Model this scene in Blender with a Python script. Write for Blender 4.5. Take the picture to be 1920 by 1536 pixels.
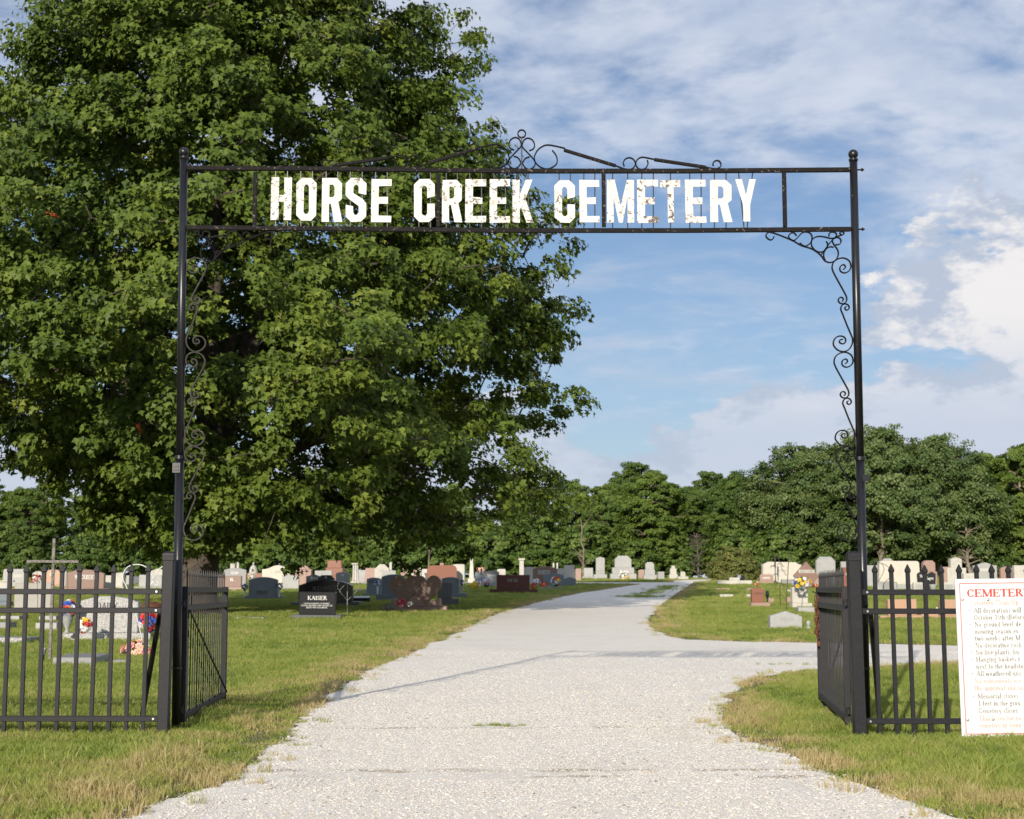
import bpy, bmesh, math, random
import numpy as np
from mathutils import Vector, Matrix, noise as mnoise, geometry as mgeo

for o in list(bpy.data.objects):
    bpy.data.objects.remove(o)
scene = bpy.context.scene
COL = scene.collection

# ------------------------------------------------------------------ camera
FPX = 2900.0                      # focal length in pixels of the 1920 px wide photograph
CAM_Z = 1.0
PITCH = math.atan((1105 - 768) / FPX)
cam_d = bpy.data.cameras.new("camera")
cam = bpy.data.objects.new("camera", cam_d)
COL.objects.link(cam)
cam.location = (0, 0, CAM_Z)
cam.rotation_euler = (math.pi / 2 + PITCH, 0, 0)
cam_d.sensor_width = 36.0
cam_d.lens = FPX / 1920 * 36.0
cam_d.clip_start = 0.1
cam_d.clip_end = 3000
cam_d.dof.use_dof = True
cam_d.dof.focus_distance = 11.2
cam_d.dof.aperture_fstop = 7.0
scene.camera = cam

# ------------------------------------------------------------------ sun, exposure
SUN_EL, SUN_AZ = math.radians(19.0), math.radians(16.2)
SUN_TRAVEL = Vector((math.sin(SUN_AZ) * math.cos(SUN_EL), math.cos(SUN_AZ) * math.cos(SUN_EL), -math.sin(SUN_EL)))
sun_d = bpy.data.lights.new("sun", 'SUN')
sun_d.energy = 3.6
sun_d.angle = math.radians(0.53)
sun_d.color = (1.0, 0.91, 0.78)
sun = bpy.data.objects.new("sun", sun_d)
COL.objects.link(sun)
sun.location = (-10, -30, 20)
sun.rotation_euler = SUN_TRAVEL.to_track_quat('-Z', 'Y').to_euler()
scene.view_settings.view_transform = 'Standard'
scene.view_settings.look = 'None'
scene.view_settings.gamma = 1.0
scene.view_settings.use_curve_mapping = False
scene.view_settings.exposure = 0.55
try:
    scene.cycles.max_bounces = 5
    scene.cycles.diffuse_bounces = 3
    scene.cycles.glossy_bounces = 2
    scene.cycles.transmission_bounces = 3
    scene.cycles.transparent_max_bounces = 5
    scene.cycles.diffuse_bounces = 3
    scene.cycles.glossy_bounces = 2
    scene.cycles.transmission_bounces = 3
    scene.cycles.use_denoising = True
except Exception:
    pass


# ------------------------------------------------------------------ node helper
class NT:
    def __init__(self, tree):
        self.t = tree
        self.t.nodes.clear()

    def n(self, typ, **kw):
        nd = self.t.nodes.new(typ)
        for k, v in kw.items():
            setattr(nd, k, v)
        return nd

    def put(self, sock, v):
        if hasattr(v, 'is_linked') or hasattr(v, 'links'):
            self.t.links.new(v, sock)
        else:
            if isinstance(v, (tuple, list)) and len(v) == 3 and sock.type == 'RGBA':
                v = (*v, 1.0)
            sock.default_value = v

    def math(self, op, a, b=0.0, c=None, clamp=False):
        nd = self.n('ShaderNodeMath', operation=op, use_clamp=clamp)
        self.put(nd.inputs[0], a)
        self.put(nd.inputs[1], b)
        if c is not None:
            self.put(nd.inputs[2], c)
        return nd.outputs[0]

    def mix(self, f, a, b, blend='MIX'):
        nd = self.n('ShaderNodeMix', data_type='RGBA', blend_type=blend)
        self.put(nd.inputs[0], f)
        self.put(nd.inputs[6], a)
        self.put(nd.inputs[7], b)
        return nd.outputs[2]

    def step(self, v, lo, hi, a=0.0, b=1.0):
        nd = self.n('ShaderNodeMapRange', interpolation_type='SMOOTHSTEP')
        self.put(nd.inputs[0], v)
        for i, q in enumerate((lo, hi, a, b)):
            self.put(nd.inputs[1 + i], q)
        return nd.outputs[0]

    def noise(self, vec, scale, detail=4.0, rough=0.55, dist=0.0, out=0):
        nd = self.n('ShaderNodeTexNoise')
        if vec is not None:
            self.put(nd.inputs['Vector'], vec)
        nd.inputs['Scale'].default_value = scale
        nd.inputs['Detail'].default_value = detail
        nd.inputs['Roughness'].default_value = rough
        nd.inputs['Distortion'].default_value = dist
        return nd.outputs[out]

    def vor(self, vec, scale, feature='F1', out='Color'):
        nd = self.n('ShaderNodeTexVoronoi', feature=feature)
        if vec is not None:
            self.put(nd.inputs['Vector'], vec)
        nd.inputs['Scale'].default_value = scale
        return nd.outputs[out]

    def comb(self, x, y, z=0.0):
        nd = self.n('ShaderNodeCombineXYZ')
        for i, v in enumerate((x, y, z)):
            self.put(nd.inputs[i], v)
        return nd.outputs[0]

    def sep(self, v):
        nd = self.n('ShaderNodeSeparateXYZ')
        self.put(nd.inputs[0], v)
        return nd.outputs

    def bump(self, h, strength, dist=0.01):
        nd = self.n('ShaderNodeBump')
        nd.inputs['Strength'].default_value = strength
        nd.inputs['Distance'].default_value = dist
        self.put(nd.inputs['Height'], h)
        return nd.outputs[0]


# ------------------------------------------------------------------ world: sky with cloud layers
world = bpy.data.worlds.new("World")
scene.world = world
world.use_nodes = True
W = NT(world.node_tree)
sky = W.n('ShaderNodeTexSky', sky_type='NISHITA')
sky.sun_disc = False
sky.sun_elevation = SUN_EL
sky.sun_rotation = math.pi + SUN_AZ
sky.altitude = 100
sky.air_density = 1.0
sky.dust_density = 0.6
sky.ozone_density = 1.6
tc = W.n('ShaderNodeTexCoord').outputs['Generated']
dx, dy, dz = W.sep(tc)
zc = W.math('MAXIMUM', dz, 0.0)
az = W.math('MULTIPLY', W.math('ARCTAN2', dx, dy), 57.2958)
el = W.math('MULTIPLY', W.math('ARCSINE', dz), 57.2958)
STR = 0.1
k = 1.0 / STR
skyc = W.mix(1.0, sky.outputs[0], (0.54, 0.59, 0.69), 'MULTIPLY')
# milky air near the horizon
haze = W.step(el, 0.0, 15.0, 0.5, 0.0)
skyc = W.mix(haze, skyc, (0.30 * k, 0.37 * k, 0.48 * k))
# high broken sheet, seen in perspective
inv = W.math('DIVIDE', 1.0, W.math('ADD', zc, 0.16))
p = W.comb(W.math('MULTIPLY', dx, inv), W.math('MULTIPLY', dy, inv), 0.0)
wob = W.noise(p, 1.3, 3, 0.5, 0, 1)
pw = W.n('ShaderNodeVectorMath', operation='MULTIPLY_ADD')
W.put(pw.inputs[0], wob); pw.inputs[1].default_value = (0.22, 0.22, 0.22); W.put(pw.inputs[2], p)
pw = pw.outputs[0]
n1 = W.noise(pw, 6.4, 9, 0.56, 0.05)
n1b = W.noise(pw, 0.9, 3, 0.5, 0.0)
cov = W.math('ADD', W.step(el, 12.0, 17.5, -0.10, 0.115), W.math('MULTIPLY', W.math('SUBTRACT', n1b, 0.5), 0.30))
cov = W.math('ADD', cov, W.step(az, 6.0, 14.0, 0.0, 0.10))
sheet = W.step(W.math('ADD', n1, cov), 0.38, 0.74, 0.04, 0.90)
n1c = W.noise(pw, 6.0, 5, 0.6, 0.0)
sheet_c = W.mix(W.step(n1c, 0.35, 0.65), (0.36 * k, 0.415 * k, 0.52 * k), (0.475 * k, 0.51 * k, 0.585 * k))
c1 = W.mix(sheet, skyc, sheet_c)
# thin streaks lower down
ps = W.comb(W.math('MULTIPLY', az, 0.06), W.math('MULTIPLY', el, 0.26), 3.0)
st = W.noise(ps, 2.2, 7, 0.6, 0.4)
sm = W.math('MULTIPLY', W.step(st, 0.48, 0.72, 0.0, 0.55), W.step(el, 16.0, 12.0, 0.0, 1.0))
c2 = W.mix(sm, c1, (0.37 * k, 0.42 * k, 0.51 * k))
# heaped clouds: a low bank all round and one tall tower
pc = W.comb(W.math('MULTIPLY', az, 0.115), W.math('MULTIPLY', el, 0.21), 7.3)
cn = W.noise(pc, 1.7, 11, 0.60, 0.15)
edge = W.math('ADD', 6.3, W.math('MULTIPLY', W.step(az, 2.0, 15.0), 2.6))
bank = W.math('MULTIPLY', W.math('SUBTRACT', edge, el), 0.105)
bank = W.math('MINIMUM', bank, 0.32)
gx = W.math('DIVIDE', W.math('SUBTRACT', az, 17.4), 4.1)
gy = W.math('DIVIDE', W.math('SUBTRACT', el, 11.0), 3.9)
g = W.math('SUBTRACT', 1.0, W.math('ADD', W.math('MULTIPLY', gx, gx), W.math('MULTIPLY', gy, gy)))
tower = W.math('MULTIPLY', W.math('MAXIMUM', g, -1.0), 0.17)
cum = W.math('ADD', cn, W.math('MAXIMUM', bank, tower))
cm = W.math('MULTIPLY', W.step(cum, 0.505, 0.575, 0.0, 0.93), W.step(el, 5.0, 9.5, 0.80, 1.0))
cs = W.noise(pc, 3.2, 6, 0.6, 0.0)
lo = W.step(el, 5.0, 10.5)
cum_lit = W.mix(lo, (0.42 * k, 0.45 * k, 0.53 * k), (0.63 * k, 0.61 * k, 0.60 * k))
cum_shd = (0.34 * k, 0.385 * k, 0.47 * k)
cumc = W.mix(W.step(W.math('ADD', cs, W.math('MULTIPLY', W.math('SUBTRACT', cum, 0.6), 0.8)), 0.40, 0.58), cum_shd, cum_lit)
c3 = W.mix(cm, c2, cumc)
bgn = W.n('ShaderNodeBackground')
W.put(bgn.inputs[0], c3)
bgn.inputs[1].default_value = STR
wo = W.n('ShaderNodeOutputWorld')
W.t.links.new(bgn.outputs[0], wo.inputs[0])

# ------------------------------------------------------------------ measuring helpers (real places from the photograph's perspective)
_r, _u, _f = Vector((1, 0, 0)), Vector((0, -math.sin(PITCH), math.cos(PITCH))), Vector((0, math.cos(PITCH), math.sin(PITCH)))


def ray(px, py):
    return _r * ((px - 960) / FPX) + _u * ((768 - py) / FPX) + _f


def at(px, py, y):
    d = ray(px, py)
    v = d * (y / d.y)
    return Vector((v.x, v.y, v.z + CAM_Z))


def sp(t, w=2.0):
    t = np.asarray(t, dtype=float) / w
    return w * np.where(t > 30, t, np.log1p(np.exp(np.minimum(t, 30))))


def H(x, y):
    """ground height: level at the gate, rising gently through the cemetery"""
    y = np.asarray(y, dtype=float)
    return 0.017 * sp(y - 14) + 0.007 * sp(y - 60, 4) - 0.020 * sp(y - 100, 4) + 0.012 * np.sin(np.asarray(x) * 0.31 + y * 0.17)


def gnd(px, py):
    d = ray(px, py)
    y0, y1 = 1.0, 160.0
    for _ in range(60):
        m = (y0 + y1) / 2
        z = d.z / d.y * m + CAM_Z
        if z > float(H(d.x / d.y * m, m)):
            y0 = m
        else:
            y1 = m
    return Vector((d.x / d.y * y0, y0, float(H(d.x / d.y * y0, y0))))


# ------------------------------------------------------------------ object helpers
def link(o, parent=None):
    COL.objects.link(o)
    if parent is not None:
        o.parent = parent
    return o


def tag(o, label=None, cat=None, group=None, kind=None):
    if label: o['label'] = label
    if cat: o['category'] = cat
    if group: o['group'] = group
    if kind: o['kind'] = kind
    return o


def empty(name, loc=(0, 0, 0), rz=0.0):
    o = bpy.data.objects.new(name, None)
    o.location = loc
    o.rotation_euler = (0, 0, rz)
    o.empty_display_size = 0.1
    return link(o)


def obj(name, me, parent=None, loc=(0, 0, 0), rot=(0, 0, 0), scale=(1, 1, 1)):
    o = bpy.data.objects.new(name, me)
    o.location = loc
    o.rotation_euler = rot
    o.scale = scale
    return link(o, parent)


class MB:
    """collects faces, builds ONE mesh"""
    def __init__(self):
        self.v, self.f = [], []

    def add(self, vs, fs):
        b = len(self.v)
        self.v += [tuple(p) for p in vs]
        self.f += [tuple(i + b for i in f) for f in fs]
        return self

    def box(self, c, s, rot=None):
        c = Vector(c)
        vs = []
        for k in range(8):
            q = Vector(((k & 1) - .5, ((k >> 1) & 1) - .5, (k >> 2) - .5))
            q = Vector((q.x * s[0], q.y * s[1], q.z * s[2]))
            if rot is not None:
                q = rot @ q
            vs.append(c + q)
        return self.add(vs, [(0, 2, 3, 1), (4, 5, 7, 6), (0, 1, 5, 4), (2, 6, 7, 3), (0, 4, 6, 2), (1, 3, 7, 5)])

    def tube(self, pts, rad, sides=8, caps=True):
        pts = [Vector(p) for p in pts]
        n = len(pts)
        if not hasattr(rad, '__len__'):
            rad = [rad] * n
        vs, fs = [], []
        ref = None
        for i, p in enumerate(pts):
            t = (pts[min(i + 1, n - 1)] - pts[max(i - 1, 0)])
            t = t.normalized() if t.length > 1e-9 else Vector((0, 0, 1))
            if ref is None:
                ref = Vector((1, 0, 0)) if abs(t.x) < 0.8 else Vector((0, 1, 0))
            a = (ref - t * ref.dot(t)).normalized()
            ref = a
            b = t.cross(a)
            for s in range(sides):
                w = 2 * math.pi * s / sides
                vs.append(p + (a * math.cos(w) + b * math.sin(w)) * rad[i])
        for i in range(n - 1):
            for s in range(sides):
                s2 = (s + 1) % sides
                fs.append((i * sides + s, i * sides + s2, (i + 1) * sides + s2, (i + 1) * sides + s))
        if caps:
            fs.append(tuple(range(sides - 1, -1, -1)))
            fs.append(tuple((n - 1) * sides + s for s in range(sides)))
        return self.add(vs, fs)

    def ribbon(self, pts, thick, depth):
        """flat bar bent in the XZ plane, its breadth along Y"""
        pts = [Vector(p) for p in pts]
        n = len(pts)
        vs, fs = [], []
        for i, p in enumerate(pts):
            t = pts[min(i + 1, n - 1)] - pts[max(i - 1, 0)]
            nn = Vector((-t.z, 0, t.x))
            nn = nn.normalized() if nn.length > 1e-9 else Vector((1, 0, 0))
            for a, b in ((-1, -1), (1, -1), (1, 1), (-1, 1)):
                vs.append(p + nn * (a * thick / 2) + Vector((0, b * depth / 2, 0)))
        for i in range(n - 1):
            for s in range(4):
                s2 = (s + 1) % 4
                fs.append((i * 4 + s, i * 4 + s2, i * 4 + 4 + s2, i * 4 + 4 + s))
        fs.append((3, 2, 1, 0))
        m = (n - 1) * 4
        fs.append((m, m + 1, m + 2, m + 3))
        return self.add(vs, fs)

    def lathe(self, prof, sides=14, c=(0, 0, 0)):
        c = Vector(c)
        vs, fs = [], []
        for r, z in prof:
            for s in range(sides):
                w = 2 * math.pi * s / sides
                vs.append(c + Vector((r * math.cos(w), r * math.sin(w), z)))
        for i in range(len(prof) - 1):
            for s in range(sides):
                s2 = (s + 1) % sides
                fs.append((i * sides + s, i * sides + s2, (i + 1) * sides + s2, (i + 1) * sides + s))
        fs.append(tuple(range(sides - 1, -1, -1)))
        m = (len(prof) - 1) * sides
        fs.append(tuple(m + s for s in range(sides)))
        return self.add(vs, fs)

    def prism(self, poly, y0, y1):
        """polygon in XZ extruded along Y"""
        n = len(poly)
        vs = [(x, y0, z) for x, z in poly] + [(x, y1, z) for x, z in poly]
        fs = [tuple(range(n)), tuple(range(2 * n - 1, n - 1, -1))]
        fs += [(i, i + n, (i + 1) % n + n, (i + 1) % n) for i in range(n)]
        return self.add(vs, fs)

    def mesh(self, mat, name="mesh", smooth=False, bevel=0.0, seg=1):
        me = bpy.data.meshes.new(name)
        me.from_pydata(self.v, [], self.f)
        bm = bmesh.new()
        bm.from_mesh(me)
        bmesh.ops.recalc_face_normals(bm, faces=bm.faces)
        if bevel:
            es = [e for e in bm.edges if len(e.link_faces) == 2 and e.calc_face_angle(0) > 0.45]
            try:
                bmesh.ops.bevel(bm, geom=es, offset=bevel, segments=seg, affect='EDGES', profile=0.5, clamp_overlap=True)
            except Exception:
                pass
        bm.to_mesh(me)
        bm.free()
        if mat is not None:
            me.materials.append(mat)
        if smooth:
            me.polygons.foreach_set('use_smooth', [True] * len(me.polygons))
        me.update()
        return me

    def build(self, name, mat, parent=None, smooth=False, bevel=0.0, seg=1, **kw):
        return obj(name, self.mesh(mat, name, smooth, bevel, seg), parent, **kw)


def smooth_path(pts, per=6):
    """Catmull-Rom through 2-D points"""
    P = [np.array(p, float) for p in pts]
    P = [2 * P[0] - P[1]] + P + [2 * P[-1] - P[-2]]
    out = []
    for i in range(1, len(P) - 2):
        for s in range(per):
            t = s / per
            a, b, c, d = P[i - 1], P[i], P[i + 1], P[i + 2]
            out.append(0.5 * (2 * b + (c - a) * t + (2 * a - 5 * b + 4 * c - d) * t * t + (3 * b - a - 3 * c + d) * t ** 3))
    out.append(P[-2])
    return out


# ------------------------------------------------------------------ materials
def mat_new(name):
    m = bpy.data.materials.new(name)
    m.use_nodes = True
    return m, NT(m.node_tree)


def finish(T, color, rough=0.6, normal=None, metallic=0.0, spec=0.5, transl=None):
    b = T.n('ShaderNodeBsdfPrincipled')
    T.put(b.inputs['Base Color'], color)
    T.put(b.inputs['Roughness'], rough)
    T.put(b.inputs['Metallic'], metallic)
    b.inputs['Specular IOR Level'].default_value = spec
    if normal is not None:
        T.put(b.inputs['Normal'], normal)
    o = T.n('ShaderNodeOutputMaterial')
    s = b.outputs[0]
    if transl:
        tr = T.n('ShaderNodeBsdfTranslucent')
        T.put(tr.inputs[0], transl[1])
        mx = T.n('ShaderNodeMixShader')
        mx.inputs[0].default_value = transl[0]
        T.t.links.new(s, mx.inputs[1])
        T.t.links.new(tr.outputs[0], mx.inputs[2])
        s = mx.outputs[0]
    T.t.links.new(s, o.inputs[0])


def paint(name, c, c2=None, scale=30, rough=0.5, bump=0.0, metallic=0.0, spec=0.5, lo=0.4, hi=0.62):
    m, T = mat_new(name)
    co = T.n('ShaderNodeTexCoord').outputs['Object']
    col = c
    if c2 is not None:
        col = T.mix(T.step(T.noise(co, scale, 5, 0.62), lo, hi), c, c2)
    nr = T.bump(T.noise(co, scale * 2.5, 4, 0.6), bump, 0.005) if bump else None
    finish(T, col, rough, nr, metallic, spec)
    return m


def granite(name, c, c2, grain=220.0, rough=0.45, amt=0.55, stain=0.25, bump=0.05):
    m, T = mat_new(name)
    co = T.n('ShaderNodeTexCoord').outputs['Object']
    rnd = T.n('ShaderNodeObjectInfo').outputs['Random']
    sh = T.n('ShaderNodeVectorMath', operation='ADD')
    T.put(sh.inputs[0], co)
    T.put(sh.inputs[1], T.comb(T.math('MULTIPLY', rnd, 37.0), T.math('MULTIPLY', rnd, 11.0), 0.0))
    co = sh.outputs[0]
    sp_ = T.vor(co, grain, 'F1', 'Color')
    g = T.sep(sp_)[0]
    col = T.mix(T.math('MULTIPLY', T.step(g, 0.45, 0.95), amt), c, c2)
    w = T.step(T.noise(co, 3.2, 6, 0.62, 0.6), 0.42, 0.72, 0.0, stain)
    col = T.mix(w, col, tuple(x * 0.5 for x in c))
    col = T.mix(T.math('MULTIPLY', rnd, 0.16), col, tuple(min(1, x * 1.25 + 0.02) for x in c))
    finish(T, col, rough, T.bump(T.noise(co, 90, 4, 0.6), bump, 0.004), 0.0, 0.5)
    return m


MT = {}
MT['white'] = granite('white_marble', (0.49, 0.465, 0.41), (0.36, 0.355, 0.335), 140, 0.6, 0.4, 0.50)
MT['cream'] = granite('cream_limestone', (0.56, 0.52, 0.44), (0.46, 0.43, 0.375), 120, 0.65, 0.4, 0.25)
MT['lgray'] = granite('light_gray_granite', (0.36, 0.36, 0.345), (0.23, 0.23, 0.23), 180, 0.5, 0.6, 0.40)
MT['gray'] = granite('gray_granite', (0.26, 0.26, 0.255), (0.15, 0.15, 0.155), 180, 0.45, 0.6, 0.25)
MT['tan'] = granite('tan_gray_granite', (0.36, 0.34, 0.31), (0.22, 0.21, 0.20), 160, 0.55, 0.5, 0.25)
MT['dgray'] = granite('dark_gray_granite', (0.10, 0.105, 0.115), (0.05, 0.05, 0.055), 200, 0.3, 0.6, 0.2)
MT['blue'] = granite('blue_gray_granite', (0.16, 0.19, 0.225), (0.09, 0.10, 0.12), 200, 0.3, 0.6, 0.2)
MT['black'] = granite('black_granite', (0.016, 0.016, 0.018), (0.03, 0.03, 0.032), 260, 0.16, 0.6, 0.0, 0.0)
MT['brown'] = granite('mahogany_granite', (0.23, 0.135, 0.10), (0.12, 0.075, 0.06), 200, 0.4, 0.6, 0.2)
MT['dred'] = granite('dark_red_granite', (0.085, 0.022, 0.018), (0.035, 0.012, 0.012), 220, 0.2, 0.7, 0.1)
MT['pink'] = granite('pink_granite', (0.35, 0.225, 0.18), (0.22, 0.155, 0.13), 170, 0.5, 0.6, 0.2)
MT['peach'] = granite('peach_granite', (0.44, 0.27, 0.175), (0.33, 0.20, 0.13), 170, 0.4, 0.5, 0.12)
MT['red'] = granite('red_granite', (0.25, 0.098, 0.06), (0.145, 0.056, 0.04), 190, 0.4, 0.6, 0.15)
MT['speckle'] = granite('speckled_granite', (0.42, 0.41, 0.395), (0.05, 0.05, 0.055), 110, 0.45, 0.9, 0.08)
MT['panel'] = paint('engraved_panel', (0.55, 0.52, 0.48), (0.42, 0.40, 0.37), 40, 0.8)
MT['ink_white'] = paint('white_engraving', (0.78, 0.77, 0.74), None, rough=0.8)
MT['ink_dark'] = paint('dark_engraving', (0.05, 0.05, 0.05), None, rough=0.8)
MT['ink_gray'] = paint('gray_engraving', (0.30, 0.29, 0.28), None, rough=0.8)
MT['fence'] = paint('black_powder_coat', (0.013, 0.013, 0.016), (0.019, 0.0185, 0.021), 60, 0.5, 0.03, 0.0, 0.25)


def chipped(name, base, chip, amount=0.66, rough=0.42, scale=26, spec=0.5):
    m, T = mat_new(name)
    co = T.n('ShaderNodeTexCoord').outputs['Object']
    a = T.noise(co, scale, 8, 0.7)
    col = T.mix(T.step(a, amount, amount + 0.03), base, chip)
    col = T.mix(T.step(T.noise(co, 4.0, 4, 0.6), 0.5, 0.8, 0, 0.5), col, tuple(x * 1.7 + 0.01 for x in base))
    finish(T, col, rough, T.bump(T.noise(co, scale * 4, 3, 0.6), 0.08, 0.004), 0.0, spec)
    return m


MT['iron'] = chipped('painted_iron_pipe', (0.008, 0.008, 0.010), (0.26, 0.23, 0.20), 0.68, 0.33)
MT['iron_worn'] = chipped('worn_iron_bar', (0.014, 0.013, 0.013), (0.17, 0.14, 0.12), 0.60, 0.8, 40, 0.12)
MT['scroll'] = chipped('matt_iron_scroll', (0.010, 0.010, 0.011), (0.10, 0.09, 0.08), 0.66, 0.8, 40, 0.12)
MT['scroll_pale'] = chipped('pale_iron_scroll', (0.050, 0.046, 0.042), (0.16, 0.14, 0.12), 0.60, 0.8, 40, 0.15)  # paler base colour and more chips, for the scrolls of one post
MT['wire'] = paint('dark_wire', (0.03, 0.028, 0.026), (0.08, 0.06, 0.05), 30, 0.5)
MT['rust'] = paint('rusty_chain', (0.16, 0.055, 0.025), (0.07, 0.03, 0.02), 60, 0.85, 0.2)
MT['steel'] = paint('zinc_bolt', (0.55, 0.55, 0.56), None, rough=0.35, metallic=0.8)
MT['white_paint'] = paint('white_paint', (0.64, 0.64, 0.62), (0.55, 0.55, 0.53), 25, 0.5)
MT['gray_metal'] = paint('galvanised_metal', (0.32, 0.33, 0.34), (0.22, 0.22, 0.23), 40, 0.45)
MT['wood'] = paint('weathered_wood', (0.22, 0.20, 0.18), (0.12, 0.105, 0.09), 25, 0.85, 0.15)


def letter_paint():
    m, T = mat_new('peeling_white_letter_paint')
    co = T.n('ShaderNodeTexCoord').outputs['Object']
    pos = T.n('ShaderNodeNewGeometry').outputs['Position']
    wear = T.noise(pos, 1.6, 2, 0.5)
    stv = T.n('ShaderNodeVectorMath', operation='MULTIPLY')
    T.put(stv.inputs[0], pos); stv.inputs[1].default_value = (1.0, 1.0, 0.22)
    pst = stv.outputs[0]
    a = T.math('ADD', T.noise(pos, 34, 9, 0.72, 0.2), T.math('MULTIPLY', T.math('SUBTRACT', wear, 0.5), 0.35))
    col = T.mix(T.step(T.noise(pos, 9, 5, 0.6), 0.45, 0.75), (0.62, 0.61, 0.585), (0.49, 0.47, 0.435))
    r2 = T.math('ADD', T.noise(pst, 26, 9, 0.75, 0.2), T.math('MULTIPLY', T.math('SUBTRACT', wear, 0.5), 0.55))
    col = T.mix(T.step(r2, 0.63, 0.71, 0, 0.75), col, (0.45, 0.31, 0.18))
    col = T.mix(T.step(a, 0.59, 0.61), col, (0.10, 0.075, 0.06))
    finish(T, col, 0.6, T.bump(a, 0.15, 0.004))
    return m


MT['letter'] = letter_paint()


def leaf_mat(name, ramp, transl=0.32, rough=0.42, spec=0.5):
    """tint attribute 0..1 picks the leaf's own colour"""
    m, T = mat_new(name)
    t = T.n('ShaderNodeAttribute', attribute_name='tint').outputs['Fac']
    cr = T.n('ShaderNodeValToRGB')
    e = cr.color_ramp.elements
    e[0].position, e[0].color = ramp[0][0], (*ramp[0][1], 1)
    e[1].position, e[1].color = ramp[-1][0], (*ramp[-1][1], 1)
    for q, c in ramp[1:-1]:
        x = e.new(q)
        x.color = (*c, 1)
    T.put(cr.inputs[0], t)
    c = cr.outputs[0]
    finish(T, c, rough, None, 0.0, spec, (transl, T.mix(1.0, c, (1.3, 1.25, 0.6), 'MULTIPLY')))
    return m


MT['maple'] = leaf_mat('maple_leaf', [(0.0, (0.050, 0.086, 0.013)), (0.5, (0.098, 0.145, 0.020)), (0.88, (0.16, 0.205, 0.030)), (0.955, (0.20, 0.22, 0.04)), (0.97, (0.42, 0.10, 0.02)), (1.0, (0.45, 0.07, 0.02))], 0.20, 0.55, 0.25)
MT['woodleaf'] = leaf_mat('woodland_leaf', [(0.0, (0.054, 0.098, 0.018)), (0.5, (0.100, 0.160, 0.029)), (1.0, (0.16, 0.215, 0.043))], 0.25, 0.55, 0.3)
MT['woodleaf_light'] = leaf_mat('pale_woodland_leaf', [(0.0, (0.070, 0.120, 0.018)), (0.5, (0.120, 0.180, 0.028)), (1.0, (0.175, 0.235, 0.045))], 0.3, 0.55, 0.3)
MT['woodleaf_gray'] = leaf_mat('oak_leaf', [(0.0, (0.050, 0.088, 0.018)), (0.5, (0.095, 0.142, 0.033)), (1.0, (0.165, 0.205, 0.068))], 0.2, 0.5, 0.4)
MT['bushleaf'] = leaf_mat('shrub_leaf', [(0.0, (0.085, 0.110, 0.026)), (0.6, (0.165, 0.185, 0.045)), (1.0, (0.27, 0.21, 0.065))], 0.2, 0.6, 0.3)
MT['bark'] = paint('maple_bark', (0.085, 0.068, 0.050), (0.045, 0.036, 0.028), 7, 0.9, 0.5)
MT['bark_pale'] = paint('pale_bark', (0.26, 0.21, 0.16), (0.13, 0.105, 0.085), 3, 0.9, 0.4)
MT['bark_mid'] = paint('grey_bark', (0.13, 0.105, 0.080), (0.065, 0.055, 0.045), 3, 0.9, 0.4)
# ================================================================== the setting: ground and gravel road
ROAD_PX_LEFT = [(245, 1536), (330, 1500), (420, 1468), (480, 1430), (520, 1395), (560, 1360), (600, 1320), (640, 1290), (700, 1255), (760, 1230),
                (830, 1200), (880, 1175), (930, 1152), (990, 1135), (1040, 1122), (1090, 1112), (1140, 1105), (1185, 1098), (1202, 1095.5)]
ROAD_PX_RIGHT = [(1778, 1536), (1713, 1512), (1639, 1483), (1590, 1464), (1545, 1447), (1495, 1424), (1472, 1408), (1423, 1396), (1381, 1383), (1361, 1364),
                 (1354, 1346), (1366, 1306), (1390, 1282), (1429, 1269), (1481, 1261), (1532, 1257), (1652, 1249), (1797, 1243), (1925, 1240)]
SIDE_PX_UP = [(1925, 1214), (1797, 1211.5), (1652, 1208), (1536, 1206), (1360, 1203), (1290, 1200), (1250, 1193), (1222, 1180), (1214, 1163), (1225, 1150),
              (1245, 1130), (1266, 1114.5), (1287, 1101), (1302, 1091)]


def g2(p):
    v = gnd(*p)
    return (v.x, v.y)


Lw = [g2(p) for p in ROAD_PX_LEFT]
Rw = [g2(p) for p in ROAD_PX_RIGHT]
Uw = [g2(p) for p in SIDE_PX_UP]
l0, r0 = Lw[0], Rw[0]
last_l, last_u = Lw[-1], Uw[-1]
ring = [(l0[0] - 1.6, 3.0), (l0[0] - 0.7, 5.2)] + Lw
ring += [(last_l[0] - 5.0, last_l[1] + 1.5), (last_l[0] - 16.0, last_l[1] + 2.5), (last_l[0] - 16.0, last_l[1] + 5.2), (last_l[0] - 4, last_l[1] + 4.6), (last_l[0] + 2.2, last_l[1] + 5.4), (last_u[0] - 0.8, last_u[1] + 3.0),
         (last_u[0] + 4.0, last_u[1] + 12), (last_u[0] + 12, last_u[1] + 16), (last_u[0] + 12, last_u[1] + 12), (last_u[0] + 3.5, last_u[1] + 5)]
ring += Uw[::-1]
ring += [(Uw[0][0] + 12, Uw[0][1] + 0.6), (Rw[-1][0] + 12, Rw[-1][1] + 0.4)]
ring += Rw[::-1]
ring += [(r0[0] + 0.9, 5.2), (r0[0] + 2.0, 3.0)]
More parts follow.
